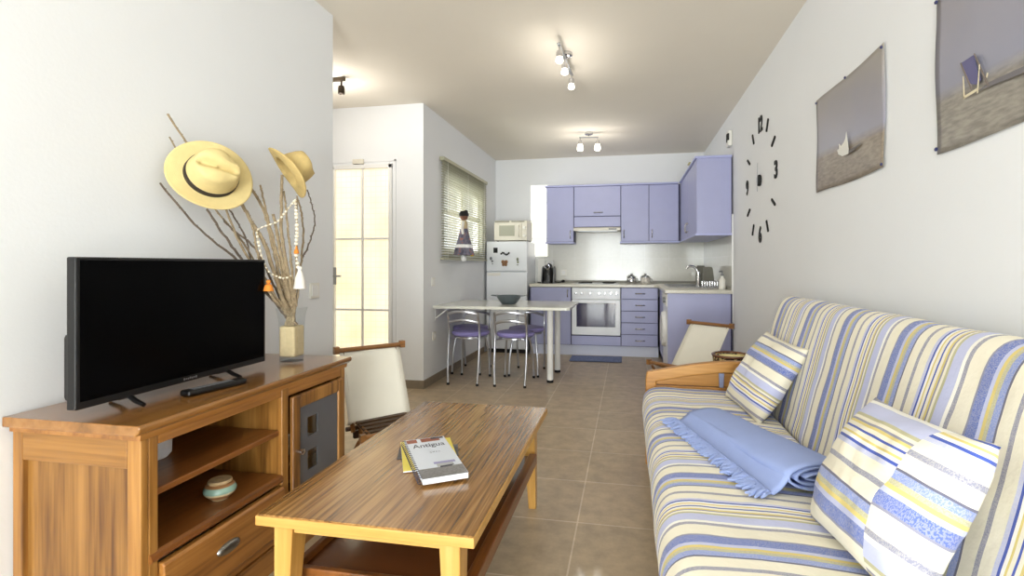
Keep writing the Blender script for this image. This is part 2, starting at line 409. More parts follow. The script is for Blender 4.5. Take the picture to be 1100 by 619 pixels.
# ------------------------------------------------------------------ room shell
XR, YB, XL, XK, CZ = .975, 6.86, -1.705, -1.82, 2.59
YF = -3.1
b = MB(); b.box(-3.4, YF-.1, -.1, XR+.1, YB+.1, 0); struct('floor', b, M['floor'])
b = MB(); b.box(-3.4, YF-.1, CZ, XR+.1, YB+.1, CZ+.1); struct('ceiling', b, M['ceil'])
b = MB(); b.box(XR, YF-.1, 0, XR+.1, YB+.1, CZ); struct('wall_right', b, M['wall'])
b = MB(); b.box(XL-.12, YF, 0, XL, 2.70, CZ); struct('wall_left', b, M['wall'])
b = MB(); b.box(-3.3, 2.58, 0, XL-.12, 2.70, CZ); struct('wall_hall_near', b, M['wall'])
b = MB(); b.box(-3.4, 2.58, 0, -3.3, 4.41, CZ); struct('wall_hall_end', b, M['wall'])
# hallway wall with the glazed door
b = MB(); b.box(-3.3, 4.31, 0, -2.77, 4.41, CZ); b.box(-2.12, 4.31, 0, XK, 4.41, CZ); b.box(-2.77, 4.31, 2.055, -2.12, 4.41, CZ); struct('wall_hall_far', b, M['wall'])
# kitchen left wall with window opening
wy0, wy1, wz0, wz1 = 4.84, 6.20, 1.24, 2.02
b = MB(); b.box(XK-.12, 4.41, 0, XK, wy0, CZ); b.box(XK-.12, wy1, 0, XK, YB, CZ); b.box(XK-.12, wy0, 0, XK, wy1, wz0); b.box(XK-.12, wy0, wz1, XK, wy1, CZ); struct('wall_kitchen_left', b, M['wall'])
# back wall with glass-block opening
gx0, gx1, gz0, gz1 = -1.322, -1.085, 1.242, 2.228
b = MB(); b.box(XK-.12, YB, 0, gx0, YB+.1, CZ); b.box(gx1, YB, 0, XR, YB+.1, CZ); b.box(gx0, YB, 0, gx1, YB+.1, gz0); b.box(gx0, YB, gz1, gx1, YB+.1, CZ); struct('wall_back', b, M['wall'])
# wall behind the camera with a wide terrace door
tx0, tx1, tz1 = -1.35, .75, 2.2
b = MB(); b.box(XL-.12, YF-.1, 0, tx0, YF, CZ); b.box(tx1, YF-.1, 0, XR, YF, CZ); b.box(tx0, YF-.1, tz1, tx1, YF, CZ); struct('wall_front', b, M['wall'])
d2 = bpy.data.objects.new('door_2', None); COL.objects.link(d2); d2.location = ((tx0+tx1)/2, YF-.05, 0); d2['kind'] = 'structure'
b = MB()
for x in (tx0, (tx0+tx1)/2-.04, tx1-.07): b.box(x, YF-.08, 0, x+.07, YF-.02, tz1)
b.box(tx0, YF-.08, 0, tx1, YF-.02, .08); b.box(tx0, YF-.08, tz1-.07, tx1, YF-.02, tz1); b.box(tx0, YF-.075, 1.08, tx1, YF-.03, 1.13)
obj('door_frame', b, M['white'], d2, world=True)
b = MB(); b.box(tx0+.05, YF-.055, .06, tx1-.05, YF-.05, tz1-.05); obj('door_pane', b, M['glass'], d2, world=True)
# skirting
b = MB(); b.box(-2.115, 4.30, 0, XK, 4.31, .075); b.box(-3.3, 4.30, 0, -2.78, 4.31, .075); struct('baseboard_hall', b, M['skirt'])
b = MB(); b.box(XK, 4.30, 0, XK+.01, 6.25, .075); struct('baseboard_kitchen', b, M['skirt'])
b = MB(); b.box(XL, 2.15, 0, XL+.01, 2.70, .075); struct('baseboard_left', b, M['skirt'])
b = MB(); b.box(XR-.01, 3.2, 0, XR, 5.01, .075); struct('baseboard_right', b, M['skirt'])
# tiles
b = MB(); b.box(-1.25, YB-.008, .885, XR-.008, YB, gz0); b.box(gx1+.002, YB-.008, gz0, XR-.008, YB, 1.60); struct('trim_1', b, M['tile'])
b = MB(); b.box(XR-.008, 5.035, .5, XR, YB, 1.60); struct('trim_2', b, M['tiley'])
b = MB(); b.box(XR-.012, 5.024, .585, XR, 5.035, 1.603); struct('trim_3', b, M['white'])

# hallway door_1: white frame, two columns of frosted panes
d1 = bpy.data.objects.new('door_1', None); COL.objects.link(d1); d1.location = (-2.445, 4.33, 0); d1['kind'] = 'structure'
b = MB()
b.box(-2.768, 4.295, 0, -2.70, 4.36, 2.05); b.box(-2.155, 4.295, 0, -2.122, 4.36, 2.05); b.box(-2.768, 4.295, 2.015, -2.122, 4.36, 2.053)
b.box(-2.70, 4.32, .0, -2.155, 4.35, .10)
b.box(-2.432, 4.312, .1, -2.412, 4.348, 2.015)
for z in (.706, 1.367): b.box(-2.70, 4.314, z-.009, -2.155, 4.346, z+.009)
obj('door_frame', b, M['white'], d1, world=True, bevel=.003)
for (xa, xb) in ((-2.70,-2.432),(-2.412,-2.155)):
    for (za, zb) in ((.10,.697),(.715,1.358),(1.376,2.015)):
        b = MB(); b.box(xa, 4.328, za, xb, 4.336, zb); obj('pane', b, M['doorpane'], d1, world=True)
b = MB(); b.tube([(-2.69,4.30,1.02),(-2.69,4.25,1.02),(-2.60,4.245,1.02)], .009, 8); b.box(-2.705, 4.288, .94, -2.675, 4.296, 1.10); obj('door_handle', b, M['steel'], d1, world=True, smooth=True)
b = MB(); b.box(-2.10, 4.304, 0.075, -2.085, 4.31, 2.09); b.box(-2.77, 4.304, 2.075, -2.085, 4.31, 2.09); struct('trim_4', b, M['wall'])
b = MB(); b.box(-2.508, 4.285, 2.058, -2.40, 4.309, 2.102); tag(obj('door_buzzer', b, M['cream_app'], bevel=.003), 'small beige box mounted above the frosted glass door', 'box')

# kitchen window (behind the blind)
w1 = bpy.data.objects.new('window_1', None); COL.objects.link(w1); w1.location = (XK-.07, (wy0+wy1)/2, wz0); w1['kind'] = 'structure'
b = MB()
for y in (wy0, (wy0+wy1)/2-.03, wy1-.06): b.box(XK-.09, y, wz0, XK-.04, y+.06, wz1)
b.box(XK-.09, wy0, wz0, XK-.04, wy1, wz0+.06); b.box(XK-.09, wy0, wz1-.06, XK-.04, wy1, wz1); b.box(XK-.09, wy0, 1.66, XK-.04, wy1, 1.70)
obj('window_frame', b, M['white'], w1, world=True)
b = MB(); b.box(XK-.067, wy0+.05, wz0+.05, XK-.063, wy1-.05, wz1-.05); obj('pane', b, M['glass'], w1, world=True)
# glass-block window
w2 = bpy.data.objects.new('window_2', None); COL.objects.link(w2); w2.location = (-1.2, YB+.03, gz0); w2['kind'] = 'structure'
hh = (gz1-gz0)/4
for k in range(4):
    b = MB(); b.box(gx0+.004, YB+.004, gz0+k*hh+.005, gx1-.004, YB+.08, gz0+(k+1)*hh-.005); obj('glass_block', b, M['gblock'], w2, world=True, bevel=.012)
b = MB()
for k in range(5): b.box(gx0, YB+.012, gz0+k*hh-.005, gx1, YB+.075, gz0+k*hh+.005)
obj('mortar', b, M['wall'], w2, world=True)

# ------------------------------------------------------------------ venetian blind
t = thing('venetian_blind', 'pale olive venetian blind lowered over the kitchen window', 'blind', (XK+.03, 5.48, 1.175))
by0, by1 = 4.70, 6.27
b = MB(); b.box(XK+.005, by0, 2.155, XK+.05, by1, 2.19); obj('head_rail', b, M['slat'], t, world=True, bevel=.003)
b = MB(); b.box(XK+.012, by0, 1.175, XK+.046, by1, 1.192); obj('bottom_rail', b, M['slat'], t, world=True, bevel=.003)
nsl = 38
for k in range(nsl):
    z = 1.205 + (2.145-1.205)*k/(nsl-1)
    b = MB()
    a = math.radians(27); w = .0125
    def fn(u, v, z=z):
        s_ = (v-.5)*2*w
        return (XK+.03 + s_*math.cos(a), by0+(by1-by0)*u, z + s_*math.sin(a) + .0022*(1-(2*v-1)**2))
    b.sheet(2, 4, fn); 
    o = obj('slat', b, M['slat'], t, world=True, recalc=False)
for y in (by0+.13, (by0+by1)/2, by1-.13):
    b = MB(); b.tube([(XK+.045, y, 2.16), (XK+.045, y, 1.18)], .0016, 6); b.tube([(XK+.015, y, 2.16), (XK+.015, y, 1.18)], .0016, 6); obj('cord', b, M['offwhite'], t, world=True)
# rag doll
t = thing('rag_doll', 'rag doll in a grey patterned skirt hanging on the blind', 'doll', (XK+.10, 5.02, 1.19))
def skirt(u, v):
    w = 2*PI*u; z = 1.225 + (1.50-1.225)*v
    r = (.125*(1-v)+.045*v)*(1+.10*math.sin(9*w)*(1-v))
    return (XK+.145+.80*r*math.cos(w), 5.03+r*math.sin(w), z)
b = MB(); b.sheet(54, 12, skirt, cu=True); sk = obj('skirt', b, None or M['grey'], t, world=True, smooth=True)
m_, nt_, bs_ = new_mat('doll_skirt_print'); N_ = nt_.nodes
tc_ = N_.new('ShaderNodeTexCoord'); vo = N_.new('ShaderNodeTexNoise'); vo.inputs['Scale'].default_value = 26; nt_.links.new(tc_.outputs['Object'], vo.inputs['Vector'])
rp = N_.new('ShaderNodeValToRGB'); rp.color_ramp.interpolation = 'CONSTANT'; rp.color_ramp.elements[0].color = lin((96,94,112)); rp.color_ramp.elements[1].position = .46; rp.color_ramp.elements[1].color = lin((118,114,128))
e_ = rp.color_ramp.elements.new(.60); e_.color = lin((168,112,100)); e_ = rp.color_ramp.elements.new(.66); e_.color = lin((104,122,142))
nt_.links.new(vo.outputs['Fac'], rp.inputs['Fac']); nt_.links.new(rp.outputs['Color'], bs_.inputs['Base Color']); bs_.inputs['Roughness'].default_value = .95
sk.data.materials[0] = m_
b = MB()
def band(u, v):
    w = 2*PI*u; z = 1.30 + .035*v; q = (z-1.225)/(1.50-1.225)
    r = (.125*(1-q)+.045*q)*(1+.10*math.sin(9*w)*(1-q)) + .003
    return (XK+.145+.81*r*math.cos(w), 5.03+r*math.sin(w), z)
b.sheet(54, 3, band, cu=True); obj('lace_band', b, M['paper'], t, world=True, smooth=True)
b = MB(); b.lathe([(0,1.49),(.05,1.49),(.055,1.55),(.04,1.585),(0,1.59)], (XK+.145,5.03,0), 16, sx=.6); obj('bodice', b, M['sand'], t, world=True, smooth=True)
b = MB(); b.ball((XK+.145,5.03,1.625), .042, 14, 10); obj('head', b, mat('doll_skin', (120,84,66), .8), t, world=True, smooth=True)
b = MB(); b.lathe([(.049,1.63),(.052,1.65),(.04,1.678),(0,1.69)], (XK+.145,5.03,0), 14); b.ball((XK+.15,5.08,1.68), .022); obj('headscarf', b, M['blackm'], t, world=True, smooth=True)
b = MB(); b.tube([(XK+.15,4.985,1.57),(XK+.155,4.945,1.50),(XK+.16,4.955,1.44)], [.017,.015,.012], 8); b.tube([(XK+.15,5.075,1.57),(XK+.155,5.115,1.50),(XK+.16,5.105,1.44)], [.017,.015,.012], 8); obj('sleeves', b, M['yarn'], t, world=True, smooth=True)
b = MB()
for y in (5.00, 5.045): b.ball((XK+.145, y, 1.195), .03, 10, 8, sc=(.8,.6,1.2))
obj('shoes', b, M['paper'], t, world=True, smooth=True)
b = MB(); b.ball((XK+.215, 5.09, 1.24), .032, 12, 8, sc=(.6,1,.9)); obj('pouch', b, mat('yellow_cloth', (216,176,52), .9), t, world=True, smooth=True)

# ------------------------------------------------------------------ wall plates
def wall_plate(name, label, cat, loc, n, socket=False, size=.08, dbl=False):
    """plate on a wall with outward normal n"""
    n = Vector(n); up = Vector((0,0,1)); r = up.cross(n)
    Mx = frame(loc, r, up, n)
    t = thing(name, label, cat, loc)
    h = size/2
    b = MB(); b.box(-h, -h, 0, h, h, .009); b.xf(Mx); obj('cover_plate', b, M['offwhite'], t, world=True, bevel=.003)
    b = MB()
    if socket:
        b.lathe([(.026,.009),(.024,.012),(.022,.0095),(0,.0095)], n=20); b.box(-.010,-.003,.0095,-.006,.003,.014); b.box(.006,-.003,.0095,.010,.003,.014)
    elif dbl:
        b.box(-h*.72,-h*.72,.008,-.001,h*.72,.013); b.box(.001,-h*.72,.008,h*.72,h*.72,.013)
    else: b.box(-h*.7,-h*.7,.008,h*.7,h*.7,.013)
    b.xf(Mx); obj('socket_face' if socket else 'rocker', b, M['white'], t, world=True, bevel=.0015)
wall_plate('light_switch', 'white light switch on the left wall beside the glass vase', 'switch', (XL, 2.515, .98), (1,0,0), size=.084)
wall_plate('light_switch', 'white light switch on the kitchen wall above the dining table end', 'switch', (XK, 4.535, .962), (1,0,0))
wall_plate('power_socket', 'white round power socket below the dining table end on the kitchen wall', 'socket', (XK, 4.56, .446), (1,0,0), socket=True)
wall_plate('power_socket', 'white power socket on kitchen tiles right of the coffee machine', 'socket', (-.86, YB-.008, 1.02), (0,-1,0), socket=True)

# ------------------------------------------------------------------ ceiling lights
def lamp_light(loc, power, r=.03):
    l = bpy.data.lights.new('bulb_light', 'POINT'); l.energy = power; l.color = (1,.95,.87); l.shadow_soft_size = r
    o = bpy.data.objects.new('bulb_light', l); COL.objects.link(o); o.location = loc
    return o
def spot_bar(label, p0, p1, spots, wide=False, lit=True):
    p0 = Vector(p0); p1 = Vector(p1); mid = (p0+p1)/2
    t = thing('ceiling_spotlight_bar', label, 'ceiling light', (mid.x, mid.y, CZ))
    d = (p1-p0).normalized(); s = d.cross(Vector((0,0,1)))
    b = MB(); b.lathe([(0,0),(.045,0),(.045,-.022),(.03,-.028),(0,-.028)], (mid.x,mid.y,CZ), 24); b.tube([(mid.x,mid.y,CZ-.025),(mid.x,mid.y,CZ-.05)], .008, 8); obj('ceiling_mount', b, M['chrome'], t, world=True, smooth=True)
    b = MB(); k = len(b.v); b.box(-(p1-p0).length/2, -.011, -.006, (p1-p0).length/2, .011, .006); b.xf(frame((mid.x,mid.y,CZ-.052), d, s, (0,0,1)), k); obj('bar', b, M['steel'], t, world=True, bevel=.003)
    for q in spots:
        p = p0.lerp(p1, q); z = CZ-.052
        hd = MB(); hd.tube([(p.x,p.y,z),(p.x,p.y,z-.04)], .007, 8); hd.lathe([(0,z-.035),(.018,z-.035),(.022,z-.045),(.022,z-.075),(0,z-.075)], (p.x,p.y,0), 18)
        h = obj('spot_head', hd, M['chrome'], t, world=True, smooth=True)
        bb = MB()
        if wide: bb.lathe([(0,z-.145),(.028,z-.145),(.036,z-.130),(.033,z-.105),(.026,z-.078),(.018,z-.07),(0,z-.07)], (p.x,p.y,0), 20)
        else: bb.lathe([(0,z-.118),(.018,z-.112),(.025,z-.102),(.022,z-.084),(.018,z-.07),(0,z-.07)], (p.x,p.y,0), 20)
        obj('glass_shade' if wide else 'bulb', bb, M['bulb'], t, world=True, smooth=True)
        if lit: lamp_light((p.x, p.y, z-.21), 2.2 if wide else 1.1, .05)
spot_bar('chrome bar of three lit spotlights near the middle of the ceiling', (-.435,3.20,CZ), (-.410,3.76,CZ), (.06,.42,.95))
spot_bar('chrome bar with two lit white glass shades above the kitchen', (-.53,5.60,CZ), (-.32,5.63,CZ), (.05,.95), wide=True)
t = thing('hallway_spotlight', 'bronze spotlight on the hallway ceiling past the left wall', 'ceiling light', (-2.20,3.60,CZ))
b = MB(); b.box(-2.55, 3.585, CZ-.03, -2.17, 3.615, CZ-.004); obj('bar', b, mat('bronze', (86,76,64), .4, metal=.8), t, world=True, bevel=.004)
b = MB(); b.tube([(-2.20,3.60,CZ-.028),(-2.20,3.60,CZ-.07)], .008, 8); b.lathe([(0,-.07),(.022,-.07),(.026,-.09),(.026,-.13),(.018,-.132),(0,-.12)], (-2.20,3.60,CZ), 16); obj('spot_head', b, mat('dark_bronze', (64,56,48), .4, metal=.8), t, world=True, smooth=True)

# ------------------------------------------------------------------ kitchen
def bow_handle(p, d, n, L=.085, parent=None):
    """chrome bow handle centred p, length along d, standing out along n"""
    p = Vector(p); d = Vector(d); n = Vector(n)
    pts = [p - d*L*.42, p - d*L*.5 + n*.012, p - d*L*.36 + n*.022, p + n*.027, p + d*L*.36 + n*.022, p + d*L*.5 + n*.012, p + d*L*.42]
    b = MB(); b.tube(bez(pts, 4), .0065, 8); b.ball(p-d*L*.44+n*.004, .010, 10, 6); b.ball(p+d*L*.44+n*.004, .010, 10, 6)
    return obj('handle', b, M['chrome'], parent, world=True, smooth=True)
WT0, WT1 = .85, .885
KY = 6.25   # front of base doors
def carcass(t, x0, x1, y0, y1, z0, z1, name='body', m='navy'):
    b = MB(); b.box(x0, y0, z0, x1, y1, z1); return obj(name, b, M[m], t, world=True)
def door(t, x0, x1, y, z0, z1, name='door', thick=.018, m='blue'):
    b = MB(); b.box(x0+.003, y, z0+.003, x1-.003, y+thick, z1-.003); return obj(name, b, M[m], t, world=True, bevel=.003)
# base cabinet with one door
t = thing('base_cabinet', 'lilac one-door base cabinet between the fridge and the oven', 'cabinet', (-.95, 6.55, .13))
carcass(t, -1.216, -.692, KY+.019, YB-.012, .13, WT0-.001)
d = door(t, -1.205, -.694, KY, .133, WT0-.004); bow_handle((-.735, KY, .77), (0,0,1), (0,-1,0), .09, d)
# oven housing + oven
t = thing('oven_housing', 'lilac housing panel below the white built-in oven', 'cabinet', (-.385, 6.55, .13))
b = MB(); b.box(-.690, KY+.019, .13, -.083, YB-.012, .255); b.box(-.690, KY+.03, .255, -.684, YB-.012, WT0-.001); b.box(-.089, KY+.03, .255, -.083, YB-.012, WT0-.001); obj('body', b, M['navy'], t, world=True)
door(t, -.690, -.083, KY, .133, .25, 'panel')
t = thing('oven', 'white built-in oven with a dark glass door and seven knobs', 'oven', (-.385, 6.5, .257))
b = MB(); b.box(-.680, KY+.03, .258, -.093, YB-.05, WT0-.006); obj('body', b, M['white'], t, world=True)
b = MB(); b.box(-.682, KY-.004, .70, -.091, KY+.029, WT0-.008); p = obj('control_panel', b, M['whitefr'], t, world=True, bevel=.006)
for x in (-.635, -.565, -.455, -.345, -.275, -.205, -.135):
    b = MB(); k = len(b.v); b.lathe([(0,0),(.017,0),(.015,.02),(0,.022)], n=18); b.box(-.003,-.014,.018,.003,.014,.027); b.xf(frame((x, KY-.004, .775), (1,0,0), (0,0,1), (0,-1,0)), k)
    obj('knob', b, M['steel'], p, world=True, smooth=True)
b = MB(); b.box(-.682, KY-.004, .262, -.625, KY+.029, .692); b.box(-.148, KY-.004, .262, -.091, KY+.029, .692); b.box(-.625, KY-.004, .262, -.148, KY+.029, .36); b.box(-.625, KY-.004, .655, -.148, KY+.029, .692)
p = obj('oven_door', b, M['whitefr'], t, world=True)
b = MB(); b.box(-.625, KY+.004, .36, -.148, KY+.02, .655); obj('oven_window', b, M['dglass'], p, world=True)
# drawers
t = thing('drawer_cabinet', 'lilac base cabinet with five drawers right of the oven', 'cabinet', (.14, 6.55, .13))
carcass(t, -.081, .356, KY+.019, YB-.012, .13, WT0-.001)
zs = [.133, .277, .42, .563, .706, .848]
for k in range(5):
    d = door(t, -.081, .356, KY, zs[k], zs[k+1], 'drawer'); bow_handle((.145, KY, (zs[k]+zs[k+1])/2), (1,0,0), (0,-1,0), .11, d)
b = MB(); b.box(-1.216, KY+.05, 0, .365, KY+.068, .128); tag(obj('plinth', b, M['plinth'], bevel=.002), 'pale plinth board along the floor under the back kitchen cabinets', 'plinth')
# washing machine
t = thing('washing_machine', 'white front-loading washing machine under the worktop beside the end panel', 'washing machine', (.67, 5.36, 0))
b = MB(); b.box(.375, 5.06, .02, .955, 5.655, WT0-.004); obj('body', b, M['whitefr'], t, world=True, bevel=.012)
b = MB(); k=len(b.v); b.lathe([(0,.03),(.10,.035),(.13,.045),(.17,.035),(.185,.0),(0,0)], n=32); b.xf(frame((.375,5.36,.47),(0,-1,0),(0,0,1),(-1,0,0)),k); obj('door', b, M['white'], t, world=True, smooth=True)
b = MB(); b.box(.366, 5.07, .72, .375, 5.645, .835); obj('control_panel', b, M['offwhite'], t, world=True, bevel=.003)
b = MB(); k=len(b.v); b.lathe([(0,0),(.03,0),(.026,.025),(0,.027)], n=20); b.xf(frame((.366,5.2,.775),(0,-1,0),(0,0,1),(-1,0,0)),k); obj('dial', b, M['grey'], t, world=True, smooth=True)
for i,(x,y) in enumerate(((.42,5.1),(.92,5.1),(.42,5.62),(.92,5.62))):
    b = MB(); b.lathe([(0,0),(.022,0),(.018,.025),(0,.025)], (x,y,0), 12); obj('foot', b, M['rubber'], t, world=True)
# end panel
t = thing('end_panel', 'tall lilac end panel of the kitchen worktop, behind the reclined deck chair', 'panel', (.66, 5.035, 0))
b = MB(); b.box(.378, 5.024, 0, .952, 5.048, WT0-.001); obj('panel', b, M['blue'], t, world=True)
b = MB(); b.box(.952, 5.022, 0, .966, 5.048, WT0-.001); obj('edge_strip', b, M['navy'], t, world=True, label='dark navy strip along the wall side')
# corner sink cabinet
t = thing('sink_cabinet', 'lilac corner base cabinet under the sink behind the washing machine', 'cabinet', (.67, 6.2, 0))
b = MB(); b.box(.395, 5.67, .0, .96, YB-.012, .70); obj('body', b, M['navy'], t, world=True)
b = MB(); b.box(.376, 5.673, .103, .394, 6.24, WT0-.004); obj('door', b, M['blue'], t, world=True, bevel=.003)
# worktop
b = MB(); poly = [(-1.222,6.225),(.315,6.225),(.350,6.19),(.350,5.005),(.966,5.005),(.966,YB-.010),(-1.222,YB-.010)]
b.prism(poly, WT0, WT1, 'xy'); 
wt = thing('worktop', 'pale stone L-shaped kitchen worktop', 'worktop', (0, 6.4, WT0))
obj('slab', b, M['worktop'], wt, world=True, bevel=.006)
b = MB(); b.box(-1.222, YB-.022, WT1, .955, YB-.010, WT1+.03); b.box(.955, 5.05, WT1, .966, YB-.022, WT1+.03); obj('upstand', b, mat('worktop_upstand', (150,148,138), .4), wt, world=True, bevel=.003)
# hob
t = thing('hob', 'flat steel electric hob in the worktop above the oven', 'hob', (-.385, 6.53, WT1))
b = MB(); b.box(-.66, 6.30, WT1, -.11, 6.78, WT1+.008); obj('plate', b, M['steel'], t, world=True, bevel=.003)
for (x,y,r) in ((-.53,6.42,.09),(-.24,6.42,.07),(-.53,6.66,.07),(-.24,6.66,.09)):
    b = MB(); b.lathe([(0,.008),(r,.008),(r,.016),(r*.9,.018),(0,.017)], (x,y,WT1), 28); obj('hotplate', b, M['blackm'], t, world=True, smooth=True)
# upper cabinets
UY = 6.55; UZ0, UZ1 = 1.425, 2.14
def cornice(t, x0, x1, y0, y1):
    b = MB(); b.box(x0, y0-.018, UZ1, x1, y1, UZ1+.022); obj('cornice', b, M['bluetrim'], t, world=True, bevel=.004)
def lightrail(t, x0, x1, y0, y1):
    b = MB(); b.box(x0, y0-.014, UZ0-.022, x1, y1, UZ0-.001); obj('light_rail', b, M['bluetrim'], t, world=True, bevel=.004)
t = thing('wall_cabinet', 'lilac one-door wall cabinet beside the glass blocks', 'cabinet', (-.87, 6.7, UZ0))
carcass(t, -1.052, -.692, UY+.019, YB-.010, UZ0, UZ1); d = door(t, -1.052, -.692, UY, UZ0, UZ1); bow_handle((-.735, UY, 1.52), (0,0,1), (0,-1,0), .10, d)
cornice(t, -1.07, -.691, UY, YB-.010); lightrail(t, -1.065, -.688, UY, YB-.010)
t = thing('wall_cabinet', 'lilac wall cabinet with a lift-up flap above the cooker hood', 'cabinet', (-.39, 6.7, 1.62))
carcass(t, -.690, -.089, UY+.019, YB-.010, 1.615, UZ1); d = door(t, -.690, -.089, UY, 1.752, UZ1, 'flap'); bow_handle((-.375, UY, 1.80), (1,0,0), (0,-1,0), .11, d)
door(t, -.690, -.089, UY, 1.615, 1.75, 'lower_panel'); cornice(t, -.691, -.088, UY, YB-.010)
t = thing('wall_cabinet', 'lilac two-door wall cabinet between the cooker hood and the corner', 'cabinet', (.27, 6.7, UZ0))
carcass(t, -.087, .645, UY+.019, YB-.010, UZ0, UZ1)
d = door(t, -.087, .262, UY, UZ0, UZ1); bow_handle((-.05, UY, 1.52), (0,0,1), (0,-1,0), .10, d)
d = door(t, .262, .625, UY, UZ0, UZ1); bow_handle((.30, UY, 1.52), (0,0,1), (0,-1,0), .10, d)
cornice(t, -.088, .62, UY, YB-.010); lightrail(t, -.10, .645, UY, YB-.010)
t = thing('wall_cabinet', 'lilac wall cabinet on the right wall above the sink, its side facing the room', 'cabinet', (.8, 5.8, UZ0))
b = MB(); b.box(.665, 5.053, UZ0, XR-.010, UY-.02, UZ1); obj('body', b, M['navy'], t, world=True)
b = MB(); b.box(.648, 5.034, UZ0, XR-.016, 5.052, UZ1); obj('side_panel', b, M['blue'], t, world=True)
b = MB(); b.box(XR-.016, 5.032, UZ0, XR-.010, 5.052, UZ1); obj('edge_strip', b, M['navy'], t, world=True)
for (y0,y1,hy) in ((5.056,5.775,5.735),(5.78,UY-.03,5.82)):
    b = MB(); b.box(.646, y0+.003, UZ0+.003, .664, y1-.003, UZ1-.003); d = obj('door', b, M['blue'], t, world=True, bevel=.003); bow_handle((.646, hy, 1.53), (0,0,1), (-1,0,0), .10, d)
b = MB(); b.box(.628, 5.02, UZ1, XR-.010, UY-.02, UZ1+.022); obj('cornice', b, M['bluetrim'], t, world=True, bevel=.004)
b = MB(); b.box(.632, 5.022, UZ0-.022, XR-.010, UY-.02, UZ0-.001); obj('light_rail', b, M['bluetrim'], t, world=True, bevel=.004)
# hood
t = thing('cooker_hood', 'slim cream cooker hood over the hob', 'cooker hood', (-.39, 6.65, 1.56))
b = MB(); b.prism([(6.50,1.565),(6.50,1.598),(6.56,1.613),(YB-.010,1.613),(YB-.010,1.565)], -.688, -.091, 'yz'); obj('body', b, M['cream_app'], t, world=True, bevel=.004)
b = MB(); b.box(-.64, 6.54, 1.560, -.14, 6.82, 1.566); obj('filter', b, M['steel'], t, world=True)
b = MB(); b.box(-.24, 6.496, 1.574, -.14, 6.502, 1.590); obj('switch_strip', b, M['grey'], t, world=True)

# fridge
FY = 6.27
t = thing('refrigerator', 'white two-door refrigerator in the kitchen corner under the microwave', 'refrigerator', (-1.52, 6.55, 0))
b = MB(); b.box(-1.788, FY+.05, .03, -1.252, YB-.02, 1.425); obj('body', b, M['whitefr'], t, world=True, bevel=.008)
b = MB(); b.box(-1.788, FY, .05, -1.252, FY+.046, 1.033); obj('lower_door', b, M['whitefr'], t, world=True, bevel=.012, seg=3)
b = MB(); b.box(-1.788, FY, 1.043, -1.252, FY+.046, 1.425); obj('freezer_door', b, M['whitefr'], t, world=True, bevel=.012, seg=3)
b = MB(); b.box(-1.78, FY+.02, 0.0, -1.26, FY+.06, .045); obj('kick_strip', b, M['dark'], t, world=True)
b = MB(); b.box(-1.775, FY-.006, .985, -1.60, FY, 1.025); obj('door_grip', b, M['offwhite'], t, world=True, bevel=.004)
def magnet(label, loc, build, mats, cat='fridge magnet'):
    b = MB(); build(b); b.xf(frame((loc[0], FY-.0005, loc[1]), (1,0,0), (0,0,1), (0,-1,0)))
    tag(obj('fridge_magnet', b, mats), label, cat, 'magnets on the freezer door')
def mg_sq(b): b.box(-.027,-.033,0,.027,.033,.006); b.box(-.012,-.018,.006,.010,.016,.008)
def mg_fish(b):
    for i in range(7):
        w=i/6; b.box(-.055+w*.10, -.016+.012*math.sin(w*7), 0, -.035+w*.10, .006+.014*math.sin(w*7), .006+.001*i)
def mg_bfly(b):
    for sx in (-1,1):
        b.ball((sx*.022,.018,.005), .022, 10, 6, sc=(1,1.1,.3)); b.ball((sx*.018,-.016,.005), .018, 10, 6, sc=(1,1.2,.3), mi=0)
    b.tube([(0,-.035,.008),(0,.035,.008)], .005, 6)
def mg_shoe(b): b.ball((0,.022,.008), .018, 10, 6, sc=(1,1.2,.4)); b.ball((.018,-.012,.008), .015, 10, 6, sc=(1,1,.4)); b.ball((.02,-.046,.006), .010, 8, 6, sc=(1,.7,.4))
def mg_bird(b): b.ball((0,.02,.008), .017, 10, 6, sc=(.9,1.4,.4)); b.ball((.004,-.016,.008), .014, 10, 6, sc=(.9,1.2,.4)); b.box(-.012,-.056,0,.010,-.046,.006)
magnet('black square magnet at the top left of the freezer door', (-1.665,1.312), mg_sq, M['blackm'])
magnet('black and white lizard-shaped magnet top centre of the freezer door', (-1.545,1.272), mg_fish, M['blackm'])
magnet('orange butterfly magnet low in the centre of the freezer door', (-1.545,1.145), mg_bfly, M['brownglaze'])
magnet('dark figure magnet at the lower left of the freezer door', (-1.725,1.185), mg_shoe, M['grey'])
magnet('greenish figure magnet at the lower right of the freezer door', (-1.375,1.175), mg_bird, mat('olive_print', (110,112,84), .5, var=.4, vscale=60))
# microwave
t = thing('microwave', 'cream microwave oven standing on top of the refrigerator', 'microwave', (-1.46, 6.55, 1.43))
b = MB(); b.box(-1.695, FY+.06, 1.437, -1.262, 6.66, 1.695); obj('body', b, M['cream_app'], t, world=True, bevel=.006)
b = MB(); b.box(-1.695, FY+.035, 1.44, -1.335, FY+.059, 1.665); p = obj('door', b, M['cream_app'], t, world=True, bevel=.005)
b = MB(); b.box(-1.625, FY+.03, 1.495, -1.425, FY+.036, 1.630); obj('window', b, mat('microwave_mesh_window', (168,168,150), .35), p, world=True)
b = MB(); b.tube([(-1.365,FY+.035,1.48),(-1.365,FY+.012,1.50),(-1.365,FY+.012,1.61),(-1.365,FY+.035,1.63)], .007, 8); obj('handle', b, M['cream_app'], p, world=True, smooth=True)
b = MB(); b.box(-1.333, FY+.038, 1.44, -1.262, FY+.059, 1.665); p = obj('control_panel', b, M['cream_app'], t, world=True, bevel=.004)
